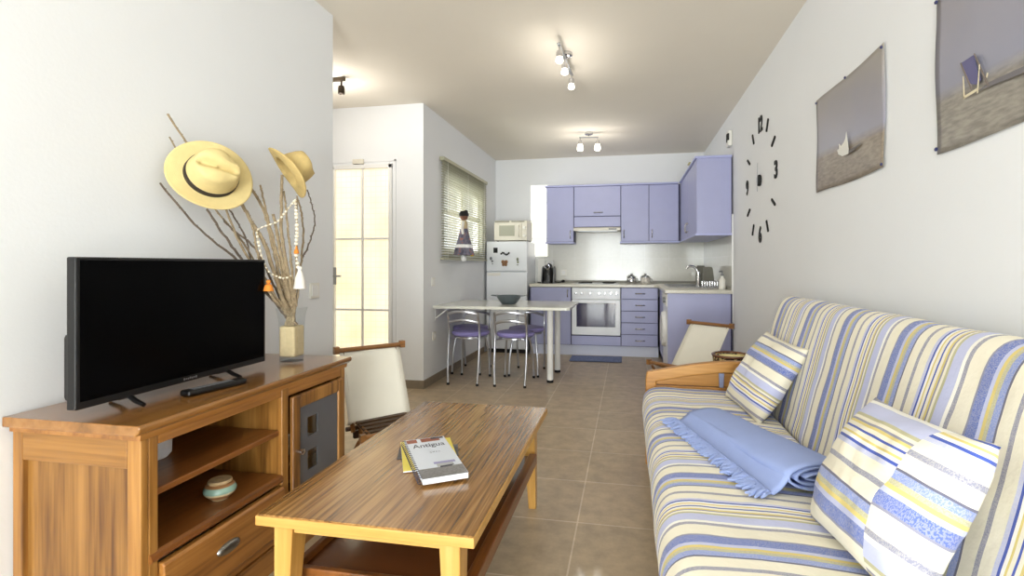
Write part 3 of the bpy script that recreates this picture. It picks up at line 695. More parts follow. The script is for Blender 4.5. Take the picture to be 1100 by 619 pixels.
for z in (1.50, 1.60):
    b = MB(); k=len(b.v); b.lathe([(0,0),(.022,0),(.018,.016),(0,.018)], n=18); b.xf(frame((-1.297,FY+.038,z),(1,0,0),(0,0,1),(0,-1,0)),k); obj('dial', b, M['offwhite'], p, world=True, smooth=True)
for (xa,xb) in ((-1.685,-1.50),(-1.47,-1.30)):
    b = MB(); b.box(xa, FY+.055, 1.675, xb, FY+.0605, 1.690); obj('vent_grille', b, M['ventg'], t, world=True)
for (x,y) in ((-1.66,6.36),(-1.29,6.36),(-1.66,6.63),(-1.29,6.63)):
    b = MB(); b.lathe([(0,1.426),(.015,1.426),(.013,1.438),(0,1.438)], (x,y,0), 10); obj('foot', b, M['rubber'], t, world=True)

# things on the worktop
t = thing('coffee_machine', 'black capsule coffee machine with grey sides on the worktop', 'coffee machine', (-1.03, 6.58, WT1))
b = MB()
def cmbody(u, v):
    w = 2*PI*u; z = .245*v
    rx = .075*(1-.45*v**2.2); ry = .11*(1-.30*v**2)
    return (-1.03+rx*math.copysign(abs(math.cos(w))**.7, math.cos(w)), 6.60+ry*math.copysign(abs(math.sin(w))**.7, math.sin(w)), WT1+z)
b.sheet(32, 12, cmbody, cu=True); b.lathe([(.001,WT1+.245),(.04,WT1+.245)], (-1.03,6.60,0), 4); b.ball((-1.03,6.60,WT1+.235), .055, 16, 8, sc=(.8,1.3,.5)); obj('body', b, M['black'], t, world=True, smooth=True)
b = MB(); k=len(b.v); b.lathe([(.03,0),(.038,.012),(.03,.02),(.022,.012),(.022,0)], n=24); b.xf(frame((-1.03,6.51,WT1+.215),(1,0,0),(0,.25,1),(0,-1,.25)),k); obj('chrome_ring', b, M['chrome'], t, world=True, smooth=True)
b = MB(); b.box(-1.075,6.44,WT1,-.985,6.52,WT1+.03); b.box(-1.045,6.47,WT1+.11,-1.015,6.53,WT1+.14); obj('drip_tray', b, M['black'], t, world=True, bevel=.004)
for sx in (-1, 1):
    b = MB(); b.prism([(6.49,WT1+.002),(6.72,WT1+.002),(6.70,WT1+.20),(6.62,WT1+.225),(6.55,WT1+.19)], -1.03+sx*.078-.006, -1.03+sx*.078+.006, 'yz'); obj('side_panel', b, M['grey'], t, world=True, bevel=.004, label='grey side panel')
b = MB(); b.tube(bez([(-.985,6.66,WT1+.03),(-.93,6.62,WT1+.012),(-.88,6.60,WT1+.012),(-.845,6.64,WT1+.02)],6), .008, 8); b.ball((-.842,6.645,WT1+.025), .024, 10, 8, sc=(1,1.2,.8)); b.tube(bez([(-1.08,6.7,WT1+.03),(-1.13,6.62,WT1+.008),(-1.17,6.58,WT1+.008),(-1.12,6.53,WT1+.008)],6), .006, 8); obj('power_cord', b, M['blackm'], t, world=True, smooth=True)
b = MB(); k=len(b.v); b.box(-.11,0,0,.11,.012,.30); b.xf(Matrix.Translation((-1.10,6.775,WT1+.001)) @ Matrix.Rotation(math.radians(-8),4,'X'),k); tag(obj('baking_tray', b, M['steel'], bevel=.004), 'grey metal tray leaning on the tiles beside the refrigerator', 'tray')
b = MB(); k=len(b.v); b.box(-.05,0,0,.05,.012,.33); b.xf(Matrix.Translation((-1.155,6.75,WT1+.001)) @ Matrix.Rotation(math.radians(-9),4,'X'),k); tag(obj('chopping_board', b, M['offwhite'], bevel=.006), 'narrow white chopping board standing in front of the grey tray', 'chopping board')
def sugar_jar(label, x, body):
    t = thing('storage_jar', label, 'jar', (x, 6.62, WT1))
    b = MB(); b.lathe([(0,0),(.052,0),(.058,.012),(.058,.065),(.050,.080),(.045,.080),(0,.078)], (x,6.62,WT1), 24); obj('pot', b, body, t, world=True, smooth=True)
    b = MB(); b.lathe([(0,.079),(.054,.080),(.054,.088),(.034,.102),(.010,.106),(.010,.112),(.015,.118),(.012,.126),(0,.128)], (x,6.62,WT1), 24); obj('lid', b, M['steel'], t, world=True, smooth=True)
    b = MB(); b.tube(bez([(x+.055,6.62,WT1+.062),(x+.082,6.62,WT1+.055),(x+.08,6.62,WT1+.03),(x+.056,6.62,WT1+.02)],5), .005, 8); obj('handle', b, M['steel'], t, world=True, smooth=True)
sugar_jar('steel lidded jar on the worktop, left of the printed one', .045, M['chrome'])
sugar_jar('white printed jar with a steel lid right of the plain steel jar', .222, mat('printed_enamel', (214,208,200), .3, var=.35, vscale=38))
# sink and tap
t = thing('sink', 'steel sink with draining grooves in the corner worktop', 'sink', (.66, 5.9, WT1))
b = MB()
b.box(.43, 5.55, WT1, .90, 5.58, WT1+.007); b.box(.43, 6.32, WT1, .90, 6.35, WT1+.007); b.box(.43,5.58,WT1,.46,6.32,WT1+.007); b.box(.83,5.58,WT1,.90,6.32,WT1+.007)
b.box(.46, 5.90, WT1, .83, 5.93, WT1+.007)
obj('rim', b, M['steel'], t, world=True, bevel=.003)
b = MB(); b.box(.46, 5.93, WT1, .83, 6.32, WT1+.003); obj('bowl_floor', b, M['grey'], t, world=True)
b = MB()
for k in range(7): b.box(.47+.05*k, 5.59, WT1+.001, .495+.05*k, 5.89, WT1+.006)
obj('drainer', b, M['steel'], t, world=True)
t = thing('kitchen_tap', 'tall chrome mixer tap with curved spout at the sink', 'tap', (.765, 5.80, WT1+.007))
b = MB(); b.lathe([(0,0),(.028,0),(.028,.01),(.020,.02),(.020,.10),(.016,.12),(0,.12)], (.765,5.80,WT1+.007), 20); b.tube(bez([(.765,5.80,WT1+.09),(.755,5.80,WT1+.16),(.72,5.80,WT1+.215),(.66,5.80,WT1+.225),(.635,5.80,WT1+.20)],6), .014, 10); obj('spout', b, M['chrome'], t, world=True, smooth=True)
b = MB(); b.tube([(.775,5.80,WT1+.115),(.775,5.78,WT1+.145),(.765,5.72,WT1+.165)], [.014,.012,.007], 10); obj('lever', b, M['chrome'], t, world=True, smooth=True)
for nm, x, y, tilt, h, lab in (('serving_board', .835, 6.10, -4, .23, 'grey board leaning behind the tap, the left of two'), ('serving_board', .92, 5.75, -3, .215, 'grey tapered board standing right of the tap')):
    b = MB(); k=len(b.v); b.prism([(-.075,0),(.075,0),(.055,h-.02),(.042,h),(-.042,h),(-.055,h-.02)], -.006, .006, 'xz'); b.xf(Matrix.Translation((x if nm!='' else x, y, WT1+.002)) @ Matrix.Rotation(math.radians(20),4,'Z') @ Matrix.Rotation(math.radians(tilt),4,'X'), k)
    if x > .9:
        for i in range(k, len(b.v)): b.v[i].x -= .06
    tag(obj(nm, b, mat('slate_grey', (128,126,116), .5), bevel=.003), lab, 'board')
t = thing('soap_dispenser', 'clear soap bottle with a grey pump by the tile edge', 'soap bottle', (.91, 5.22, WT1))
b = MB(); b.lathe([(0,0),(.030,0),(.032,.01),(.030,.09),(.014,.115),(.012,.13),(0,.13)], (.91,5.22,WT1), 20); obj('bottle', b, M['offwhite'], t, world=True, smooth=True)
b = MB(); b.lathe([(0,.13),(.014,.13),(.014,.15),(.006,.155),(.006,.18),(0,.18)], (.91,5.22,WT1), 14); b.tube([(.91,5.22,WT1+.178),(.88,5.21,WT1+.172)], .007, 8); obj('pump', b, M['grey'], t, world=True, smooth=True)
t = thing('dish_rack', 'low chrome wire dish rack beside the sink against the right wall', 'dish rack', (.83, 5.40, WT1))
b = MB()
for z in (.012, .07): b.tube([(.76,5.28,WT1+z),(.94,5.28,WT1+z),(.94,5.50,WT1+z),(.76,5.50,WT1+z),(.76,5.28,WT1+z)], .0035, 6)
for k in range(8): b.tube([(.76+.025*k,5.28,WT1+.07),(.76+.025*k,5.28,WT1+.006),(.76+.025*k,5.50,WT1+.006),(.76+.025*k,5.50,WT1+.07)], .0022, 6)
obj('rack', b, M['chrome'], t, world=True, smooth=True)
# small box on the wall cabinet, alarm sensor
b = MB(); b.lathe([(0,0),(.055,0),(.055,.085),(.05,.09),(0,.09)], (.72,5.86,UZ1+.0225), 18); b.box(.66,5.80,UZ1+.105,.79,5.92,UZ1+.118); b.lathe([(0,.09),(.03,.09),(.03,.105),(0,.105)], (.72,5.86,UZ1+.0225), 12)
tag(obj('lidded_tin', b, mat('olive_tin', (180,174,128), .5)), 'olive tin standing on top of the right wall cabinet', 'tin')
t = thing('motion_sensor', 'white motion sensor high on the right wall by the cabinet', 'sensor', (XR, 5.12, 2.33))
b = MB(); b.box(XR-.04, 5.06, 2.255, XR, 5.17, 2.405); obj('housing', b, M['offwhite'], t, world=True, bevel=.012, seg=3)
b = MB(); b.box(XR-.044, 5.055, 2.31, XR-.03, 5.075, 2.375); b.box(XR-.044, 5.095, 2.30, XR-.039, 5.14, 2.38); obj('lens', b, M['dark'], t, world=True, bevel=.003)
# rug
def rugf(u, v): 
    x = -.675+.605*u; y = 5.86+.36*v
    return (x, y + .02*u, .008+.003*noise.noise((x*14, y*14, 0)))
b = MB(); b.sheet(40, 24, rugf); k=len(b.v)
b.sheet(2, 2, lambda u,v: (-.675+.605*u, 5.86+.36*v+.02*u, .001))
r_ = obj('kitchen_rug', b, M['rug']); tag(r_, 'small blue-grey rag rug on the tiles in front of the oven', 'rug')

# ------------------------------------------------------------------ dining table, bowl, stools
TX0, TX1, TY0, TY1, TZ = -1.818, -.515, 4.53, 5.40, .735
t = thing('dining_table', 'white table fixed to the kitchen wall on two white legs', 'table', (-1.15, 5.0, 0))
def rrect(x0,y0,x1,y1,r,n=6):
    p = [(x0,y0)]
    for (cx,cy,a0) in ((x1-r,y0+r,-90),(x1-r,y1-r,0)):
        for i in range(n+1):
            a = math.radians(a0+90*i/n); p.append((cx+r*math.cos(a), cy+r*math.sin(a)))
    p.append((x0,y1)); return p
b = MB(); b.prism(rrect(TX0,TY0,TX1,TY1,.04), TZ-.026, TZ, 'xy'); obj('table_top', b, mat('table_laminate', (226,226,216), .16, coat=.3), t, world=True, bevel=.003)
for (x,y) in ((-.73,4.775),(-.725,5.25)):
    b = MB(); b.lathe([(0,.025),(.030,.025),(.030,TZ-.027),(0,TZ-.027)], (x,y,0), 24); lg = obj('leg', b, M['white'], t, world=True, smooth=True)
    b = MB(); b.lathe([(0,0),(.032,0),(.032,.026),(0,.026)], (x,y,0), 24); obj('rubber_foot', b, M['rubber'], lg, world=True, smooth=True)
for y in (4.60, 5.36):
    b = MB(); b.box(TX0+.001,y-.015,TZ-.14,TX0+.008,y+.015,TZ-.027); b.box(TX0+.008,y-.015,TZ-.034,TX0+.16,y+.015,TZ-.027); b.tube([(TX0+.008,y,TZ-.12),(TX0+.12,y,TZ-.034)], .007, 8); obj('wall_bracket', b, M['white'], t, world=True)
t = thing('serving_bowl', 'dark grey bowl with two side handles on the dining table', 'bowl', (-1.165, 4.90, TZ))
b = MB(); b.lathe([(0,0),(.065,0),(.08,.01),(.115,.06),(.125,.085),(.118,.085),(.10,.05),(.06,.014),(0,.012)], (-1.165,4.90,TZ), 32); obj('bowl', b, M['dgreyb'], t, world=True, smooth=True)
for s_ in (-1,1):
    b = MB(); b.prism([(-1.165+s_*.112,.074),(-1.165+s_*.175,.083),(-1.165+s_*.175,.09),(-1.165+s_*.112,.087)], 4.86, 4.94, 'xz')
    for v in b.v: v.z += TZ
    obj('handle', b, M['dgreyb'], t, world=True, bevel=.003)
# bistro chair, faces +y locally (backrest at -y)
def make_chair(label):
    t = thing('bistro_chair', label, 'chair', (0,0,0), 0, 'tubular chairs round the dining table')
    b = MB(); b.lathe([(0,.435),(.15,.435),(.178,.445),(.186,.462),(.178,.480),(.13,.490),(0,.492)], n=32); obj('seat', b, M['lavseat'], t, smooth=True)
    b = MB(); b.lathe([(.15,.418),(.162,.418),(.162,.434),(.15,.434),(.15,.418)], n=32); b.box(-.15,-.012,.42,.15,.012,.433); b.box(-.012,-.15,.42,.012,.15,.433); obj('seat_ring', b, M['alu'], t, smooth=True)
    for s_ in (-1,1):
        b = MB(); b.tube(bez([(s_*.142,-.255,.02),(s_*.150,-.235,.22),(s_*.150,-.205,.45),(s_*.148,-.222,.59),(s_*.144,-.250,.685)],6), .0105, 10)
        b.tube([(s_*.150,-.205,.425),(s_*.10,-.12,.425)], .008, 8); l = obj('rear_leg', b, M['alu'], t, smooth=True)
        b = MB(); b.lathe([(0,0),(.014,0),(.013,.022),(0,.022)], (s_*.142,-.255,0), 12); obj('rubber_foot', b, M['rubber'], l, smooth=True)
        b = MB(); b.tube(bez([(s_*.148,.165,.02),(s_*.138,.155,.22),(s_*.112,.11,.425)],6), .0105, 10); l = obj('front_leg', b, M['alu'], t, smooth=True)
        b = MB(); b.lathe([(0,0),(.014,0),(.013,.022),(0,.022)], (s_*.148,.165,0), 12); obj('rubber_foot', b, M['rubber'], l, smooth=True)
    for (z, y) in ((.660,-.242),(.580,-.218)):
        b = MB(); pts = []
        for i in range(13):
            w = -1+2*i/12; pts.append((.146*w, y-.035*(1-w*w), z+.028*(1-w*w)))
        b.tube(pts, .009, 8, flat=1.5); obj('back_slat', b, M['alu'], t, smooth=True)
    return t
c0 = make_chair('lavender-seated silver chair at the near side of the table, by the wall')
c0.location = (-1.515, 4.760, 0)
copy_thing(c0, (-1.065, 4.765, 0), 0, 'lavender-seated silver chair at the near side of the table, by the legs')
copy_thing(c0, (-1.63, 5.12, 0), PI, 'silver chair at the far side of the dining table, by the wall')
copy_thing(c0, (-1.03, 5.13, 0), PI, 'silver chair at the far side of the dining table, by the base cabinet')

# ------------------------------------------------------------------ deck chairs (local: faces +y)
def make_deck(label, yb, zb, yf, zf):
    """back leans from the top bar (y -.32, z .66) to a low bar (yb, zb); the seat rises to the front bar (yf, zf)"""
    t = thing('deck_chair', label, 'deck chair', (0,0,0))
    hw = .165; T_ = Vector((0,-.32,.66)); L_ = Vector((0,yb,zb)); F_ = Vector((0,yf,zf))
    nb = Vector((0, (T_-L_).z, -(T_-L_).y)).normalized()      # forward normal of the back
    for s_ in (-1,1):
        X = Vector((s_*(hw-.018),0,0))
        b = MB(); b.tube([X+T_-nb*.012, X+L_-nb*.014-(T_-L_).normalized()*.05], .012, 4); obj('back_rail', b, M['deckw'], t)
        X = Vector((s_*(hw-.040),0,0))
        b = MB(); b.tube([X+F_, X+L_-nb*.02, X+L_+(L_-F_).normalized()*.10-nb*.02], .012, 4); obj('seat_rail', b, M['deckw'], t)
        X = Vector((s_*(hw+.002),0,0))
        b = MB(); b.tube([X+L_+(F_-L_)*.85-Vector((0,0,.02)), X+Vector((0,yb-.10,.012))], .012, 4); obj('rear_leg', b, M['deckw'], t)
        X = Vector((s_*(hw-.062),0,0))
        b = MB(); b.tube([X+L_-nb*.03+Vector((0,0,-.02)), X+Vector((0,yf-.02,.012))], .012, 4); obj('front_leg', b, M['deckw'], t)
        b = MB(); b.box(s_*(hw-.084)-.010, yb-.20, .060, s_*(hw-.084)+.010, yf-.04, .085)
        for k in range(6): b.prism([(yb-.19+.04*k,.084),(yb-.165+.04*k,.084),(yb-.165+.04*k,.108)], s_*(hw-.084)-.009, s_*(hw-.084)+.009, 'yz')
        obj('notched_rail', b, M['deckd'], t)
    b = MB(); b.tube([(-hw-.02,-.32,.665),(hw+.02,-.32,.665)], .013, 10)
    for s_ in (-1,1): b.box(s_*(hw+.02)-.013,-.335,.648,s_*(hw+.02)+.013,-.305,.686)
    obj('top_bar', b, M['deckw'], t, smooth=True)
    b = MB(); b.tube([(-hw,yf,zf),(hw,yf,zf)], .013, 10)
    for s_ in (-1,1): b.box(s_*hw-.013,yf-.015,zf-.018,s_*hw+.013,yf+.015,zf+.018)
    obj('front_bar', b, M['deckw'], t, smooth=True)
    q = L_-nb*.018-Vector((0,0,.030))
    b = MB(); b.tube([(-hw-.012,q.y,q.z),(hw+.012,q.y,q.z)], .012, 8); b.box(-hw+.03,q.y-.02,q.z-.055,hw-.03,q.y+.005,q.z-.016)
    obj('cross_bar', b, M['deckd'], t, smooth=True)
    P_ = [T_+Vector((0,-.006,-.002))]+[T_.lerp(L_, k/12) for k in range(1,12)]+[L_+nb*.002, L_-nb*.014-Vector((0,0,.012)), L_-nb*.030+Vector((0,0,.004))]
    def sl(u, v):
        k = min(int(u*(len(P_)-1)), len(P_)-2); q = u*(len(P_)-1)-k
        p = P_[k].lerp(P_[k+1], q); w = (v-.5)*2
        sag = .012*(1-w*w)*math.sin(PI*min(1,u*1.15))
        p = p - nb*sag
        return (w*(hw+.004), p.y, p.z + (.010*(1-w*w)*-1 if u < .001 else 0))
    for k in range(4):
        p = L_.lerp(F_, (k+.6)/4.6)
        b = MB(); b.box(-hw+.03, p.y-.018, p.z-.006, hw-.03, p.y+.014, p.z+.006); obj('seat_slat', b, M['deckd'], t)
    b = MB(); b.sheet(46, 9, sl); o = obj('canvas_sling', b, M['canvas'], t, smooth=True, recalc=False)
    sm = o.modifiers.new('Solid', 'SOLIDIFY'); sm.thickness = .003; sm.offset = 0
    return t
M['deckd'] = mat('dark_stained_teak', (72,48,26), .55, var=.15, vscale=30)
d0 = make_deck('wooden deck chair with upright canvas back beside the television cabinet', -.175, .315, .01, .285)
f1 = Vector((.76,-.65)); d0.location = (-1.40+f1.x*.32, 2.58+f1.y*.32, 0); d0.rotation_euler = (0,0,math.atan2(-f1.x, f1.y))
d1_ = make_deck('wooden deck chair with reclined canvas back behind the sofa arm, against the lilac end panel', -.05, .33, .20, .41)
f2 = Vector((-.66,-.75)); d1_.location = (.62+f2.x*.32, 4.09+f2.y*.32, 0); d1_.rotation_euler = (0,0,math.atan2(-f2.x, f2.y))
# basket behind sofa arm
t = thing('round_basket', 'dark woven basket with a pale cushion lid behind the sofa arm', 'basket', (.60, 3.16, 0))
m_, nt_, bs_ = new_mat('woven_dark_pattern'); N_ = nt_.nodes; tc_ = N_.new('ShaderNodeTexCoord'); vo = N_.new('ShaderNodeTexVoronoi'); vo.inputs['Scale'].default_value = 55; nt_.links.new(tc_.outputs['Object'], vo.inputs['Vector'])
rp = N_.new('ShaderNodeValToRGB'); rp.color_ramp.interpolation = 'CONSTANT'; rp.color_ramp.elements[0].color = lin((56,38,24)); rp.color_ramp.elements[1].position = .55; rp.color_ramp.elements[1].color = lin((206,186,130))
nt_.links.new(vo.outputs['Distance'], rp.inputs['Fac']); nt_.links.new(rp.outputs['Color'], bs_.inputs['Base Color']); bs_.inputs['Roughness'].default_value = .7
b = MB(); b.lathe([(0,0),(.085,0),(.095,.02),(.10,.55),(.105,.585),(.098,.59),(.092,.57),(0,.56)], (.60,3.16,0), 32); obj('body', b, m_, t, world=True, smooth=True)
b = MB(); b.lathe([(0,.562),(.09,.562),(.09,.574),(.06,.584),(0,.587)], (.60,3.16,0), 28); obj('lid_cushion', b, mat('pale_yellow_cloth', (236,222,160), .9), t, world=True, smooth=True)
b = MB(); b.tube([(.60+.103*math.cos(a*PI/16), 3.16+.103*math.sin(a*PI/16), .588) for a in range(33)], .008, 8); obj('rim', b, M['brownsh'], t, world=True, smooth=True)

# ------------------------------------------------------------------ sofa
t = thing('sofa', 'striped sofa bed with wooden arm along the right wall', 'sofa', (.5, 1.8, 0))
SY0, SY1 = .62, 2.885
seat = [(.115,.20),(.090,.25),(.078,.32),(.082,.38),(.100,.420),(.135,.443),(.20,.450),(.35,.450),(.50,.445),(.60,.436),(.655,.425),(.66,.36),(.60,.26),(.40,.22),(.20,.20)]
def smooth_loop(p, n=3):
    q = [Vector((a,0,c)) for a,c in p]; out = []
    N_ = len(q)
    for i in range(N_):
        a,b_,c,d_ = q[i-1],q[i],q[(i+1)%N_],q[(i+2)%N_]
        for k in range(n):
            s_ = k/n; out.append(0.5*((2*b_)+(c-a)*s_+(2*a-5*b_+4*c-d_)*s_*s_+(3*b_-a-3*c+d_)*s_**3))
    return [(v.x, v.z) for v in out]
def loft(prof, y0, y1, ny, amp, seed, endr=.03, cen=None):
    prof = smooth_loop(prof); n = len(prof)
    cx = sum(p[0] for p in prof)/n; cz = sum(p[1] for p in prof)/n
    b = MB(); rings = []
    for j in range(ny+1):
        v = j/ny; y = y0+(y1-y0)*v
        e = min(v, 1-v)*(y1-y0)
        sh = 1.0 if e >= endr else 1-.06*(1-e/endr)**2
        k = len(b.v)
        for (x, z) in prof:
            w = noise.noise((x*5+seed, y*4.2, z*5))*amp + noise.noise((x*16, y*9+seed, z*16))*amp*.35
            dx, dz = x-cx, z-cz; l = math.hypot(dx, dz)
            b.v.append(Vector((cx+dx*sh+dx/l*w, y, cz+dz*sh+dz/l*w)))
        rings.append(k)
    for j in range(ny):
        for i in range(n):
            b.face((rings[j]+i, rings[j]+(i+1)%n, rings[j+1]+(i+1)%n, rings[j+1]+i))
    b.face([rings[0]+i for i in range(n)]); b.face([rings[-1]+i for i in range(n)][::-1])
    return b
obj('seat_cushion', loft(seat, SY0, SY1, 90, .007, 3), M['sofa_s'], t, world=True, smooth=True, ang=60)
back = [(.672,.40),(.690,.50),(.722,.64),(.758,.78),(.792,.89),(.818,.935),(.855,.955),(.900,.948),(.930,.90),(.932,.78),(.895,.62),(.855,.46),(.82,.38),(.74,.36)]
obj('back_cushion', loft(back, SY0, 2.945, 90, .006, 11), M['sofa_b'], t, world=True, smooth=True, ang=60)
b = MB(); b.box(.13,SY0,.10,.17,SY1,.205); b.box(.80,SY0,.10,.84,SY1,.30)
for y in (.7, 1.5, 2.3, 2.8): b.box(.17,y,.12,.80,y+.05,.195)
obj('base_frame', b, mat('dark_stained_wood', (64,42,24), .5, var=.1), t, world=True, bevel=.004)
# far wooden arm: a curved frame with a planked panel in it
def arm(y0, y1):
    top = []
    for i in range(15):
        q = i/14; x = .105+.735*q
        top.append((x, .520+.078*math.sin(min(1,q*1.35)*PI/2) - .018*max(0,q-.6)/.4))
    def inset(q, dz): return q
    outer = [(.098,.0),(.098,.47)] + top + [(.84,0)]
    a = MB()
    # front post, top rail, rear post as one frame
    low = [(x, z-.062) for (x,z) in top]
    poly = [(.098,.0),(.098,.48)] + top + [(.84,0),(.785,0)] + [(x,z) for (x,z) in low[::-1] if .150 <= x <= .785] + [(.150,0)]
    k = len(a.v); a.prism(poly, y0, y1, 'xz'); 
    fr = obj('arm_frame', a, M['armw'], t, world=True, bevel=.008, seg=3)
    p = MB(); zz = [.10,.19,.28,.37,.45,.53]
    for q in range(5): p.box(.15, y0+.014, zz[q]+.002, .785, y1-.014, zz[q+1]-.002)
    return fr, p
fr, p = arm(2.90, 2.955)
obj('arm_panel', p, M['armw'], t, world=True, bevel=.004)
b = MB(); b.box(.487,2.886,.510,.513,2.899,.532); b.prism([(.488,.455),(.510,.455),(.514,.532),(.486,.532)], 2.884, 2.895, 'xz'); obj('arm_clip', b, mat('blue_metal_clip', (150,158,190), .35, metal=.4), t, world=True, bevel=.002, label='small blue-grey clip hanging on the arm')

# cushions
def pillow(w, h, th, seed, n=34):
    b = MB(); top = []; 
    for side in (1,-1):
        def fn(u, v, side=side):
            a = 2*u-1; c = 2*v-1
            px = w/2*a*(1-.07*(1-c*c)*0 - .05*c*c*0)*(1-.06*(1-abs(c)**3)) ; py = h/2*c*(1-.06*(1-abs(a)**3))
            e = max(0,(1-abs(a)**2.6))**.55 * max(0,(1-abs(c)**2.6))**.55
            z = th/2*e
            z += .010*e*noise.noise((a*2.2+seed, c*2.2, side)) + .005*e*noise.noise((a*6+seed, c*5, side*2))
            return (px, py, side*z)
        b.sheet(n, n, fn)
    # weld borders
    import bmesh
    return b
def cushion(label, O, xax, yax, w, h, th, m, seed):
    x = Vector(xax).normalized(); y = Vector(yax); y = (y - x*y.dot(x)).normalized(); z = x.cross(y)
    t = pillow(w, h, th, seed)
    o = obj('throw_cushion', t, m, None, smooth=True, ang=180)
    import bmesh
    bm = bmesh.new(); bm.from_mesh(o.data); bmesh.ops.remove_doubles(bm, verts=bm.verts, dist=1e-5); bmesh.ops.recalc_face_normals(bm, faces=bm.faces); bm.to_mesh(o.data); bm.free()
    o.matrix_world = frame(O, x, y, z)
    tag(o, label, 'cushion', 'striped cushions on the sofa')
    return o
cushion('striped cushion leaning in the far corner of the sofa, by the wooden arm', (.622,2.525,.607), (.14,-.98,-.05), (-.50,-.16,-.85), .43, .395, .15, M['cush1'], 2)
cushion('larger striped cushion at the near end of the sofa, by the folded throw', (.583,1.283,.612), (.06,-.98,.05), (-.46,-.10,-.87), .43, .37, .19, M['cush2'], 9)

# folded throw with fringe
t = thing('folded_throw', 'pale blue fringed throw folded on the sofa seat', 'throw', (.43, 1.95, .455))
A_ = Vector((.335,2.275,.456)); D_ = Vector((.562,1.615,.456))
ax = (D_-A_).normalized(); side = Vector((ax.y*-1, ax.x, 0)); side = -side if side.x > 0 else side   # points towards the sofa front
def spiral_pts():
    """flattened roll section, from the inside out; coordinates (across, up)"""
    out = []
    for i in range(150):
        a = i/149*(2*PI*2.6) ; g = i/149
        w = .045+.055*g; h_ = .010+.030*g
        out.append((w*math.cos(a+PI*.4), .040+h_*math.sin(a+PI*.4)))
    return out
sp_ = spiral_pts()
# end of the roll opens into a flat flap lying on the seat toward the front
def thr(u, v):
    i = min(int(u*(len(sp_)-1)), len(sp_)-2); q = u*(len(sp_)-1)-i
    a = sp_[i][0]*(1-q)+sp_[i+1][0]*q; h_ = sp_[i][1]*(1-q)+sp_[i+1][1]*q
    L_ = (D_-A_).length
    wv = 1+.10*noise.noise((v*3, 1.7, u*3)); hz = h_*(0.72+.42*v)*(1+.12*noise.noise((v*4, u*5, .3)))
    p = A_ + ax*(L_*v + .012*noise.noise((u*9, 3.1, 0))) + side*(-a*wv*(.95+.25*v))
    return (p.x, p.y, .4565+max(.002,hz))
b = MB(); b.sheet(150, 26, thr)
o = obj('folded_cloth', b, M['throw'], t, world=True, smooth=True, recalc=False)
sm = o.modifiers.new('Solid', 'SOLIDIFY'); sm.thickness = .006
def flap(u, v):
    L_ = (D_-A_).length
    a = .085+.055*u; h_ = .052*(1-u)**1.6+.004+.003*noise.noise((v*12,u*3,0))
    p = A_ + ax*(L_*v) + side*a*(.95+.2*v)
    return (p.x, p.y, .4565+h_*(0.72+.42*v))
b = MB(); b.sheet(8, 30, flap); o = obj('hanging_edge', b, M['throw'], t, world=True, smooth=True, recalc=False); sm = o.modifiers.new('Solid','SOLIDIFY'); sm.thickness = .006
b = MB(); L_ = (D_-A_).length; rnd = random.Random(4)
for k in range(46):
    v = (k+.5)/46; p0 = A_ + ax*(L_*v) + side*.142*(.95+.2*v); p0.z = .4595
    for s_ in range(3):
        d = (side*(.040+rnd.random()*.036) + ax*(rnd.random()-.5)*.07)
        pts = [p0, p0+d*.35+Vector((0,0,.004+rnd.random()*.006)), p0+d*.7+ax*(rnd.random()-.5)*.015+Vector((0,0,.002+.004*rnd.random())), p0+d+ax*(rnd.random()-.5)*.02]
        b.tube(bez(pts,3), [.0056]*7+[.0050,.0042,.003], 5)
    b.ball(p0+side*.012+Vector((0,0,.005)), .0085, 6, 5)
    b.ball(p0+side*.030+ax*.007+Vector((0,0,.004)), .0065, 6, 5)
obj('fringe', b, M['throw'], t, world=True, smooth=True)

# ------------------------------------------------------------------ coffee table
t = thing('coffee_table', 'long wooden coffee table with a lower shelf in front of the sofa', 'coffee table', (-.68, 1.77, 0))
cx0, cx1, cy0, cy1, ct = -.985, -.372, 1.195, 2.35, .45
b = MB(); b.box(cx0+.004, cy0+.004, ct-.004, cx1-.004, cy1-.004, ct); tp = obj('table_top', b, M['zebra'], t, world=True)
b = MB(); b.box(cx0, cy0, ct-.030, cx1, cy1, ct-.0042); obj('top_edge', b, M['yel_x'], t, world=True, bevel=.002)
for (x, y, sx, sy) in ((cx0+.055,cy0+.03,1,1),(cx1-.055,cy0+.03,-1,1),(cx0+.055,cy1-.05,1,-1),(cx1-.055,cy1-.05,-1,-1)):
    b = MB(); k=len(b.v)
    w0, w1 = .056, .034
    zt = ct-.0305
    xo = x-sx*.012; ys = y-sy*.012
    v = [(xo,ys,0),(xo+sx*w1,ys,0),(xo+sx*w1,ys+sy*w1,0),(xo,ys+sy*w1,0),(xo,ys,zt),(xo+sx*w0,ys,zt),(xo+sx*w0,ys+sy*(w0+.014),zt),(xo,ys+sy*(w0+.014),zt)]
    b.v += [Vector(q) for q in v]
    for q in ((0,3,2,1),(4,5,6,7),(0,1,5,4),(1,2,6,5),(2,3,7,6),(3,0,4,7)): b.face([k+i for i in q])
    obj('leg', b, M['yel_z'], t, world=True, bevel=.003)
b = MB(); b.box(cx0+.10, cy0+.025, ct-.052, cx1-.10, cy0+.045, ct-.031); b.box(cx0+.10, cy1-.055, ct-.06, cx1-.10, cy1-.035, ct-.031); b.box(cx0+.05, cy0+.10, ct-.06, cx0+.07, cy1-.11, ct-.031); b.box(cx1-.07, cy0+.10, ct-.06, cx1-.05, cy1-.11, ct-.031); obj('apron', b, M['yel_x'], t, world=True)
b = MB(); b.box(cx0+.065, cy0+.12, .235, cx1-.065, cy1-.04, .25); obj('lower_shelf', b, M['brownsh'], t, world=True)
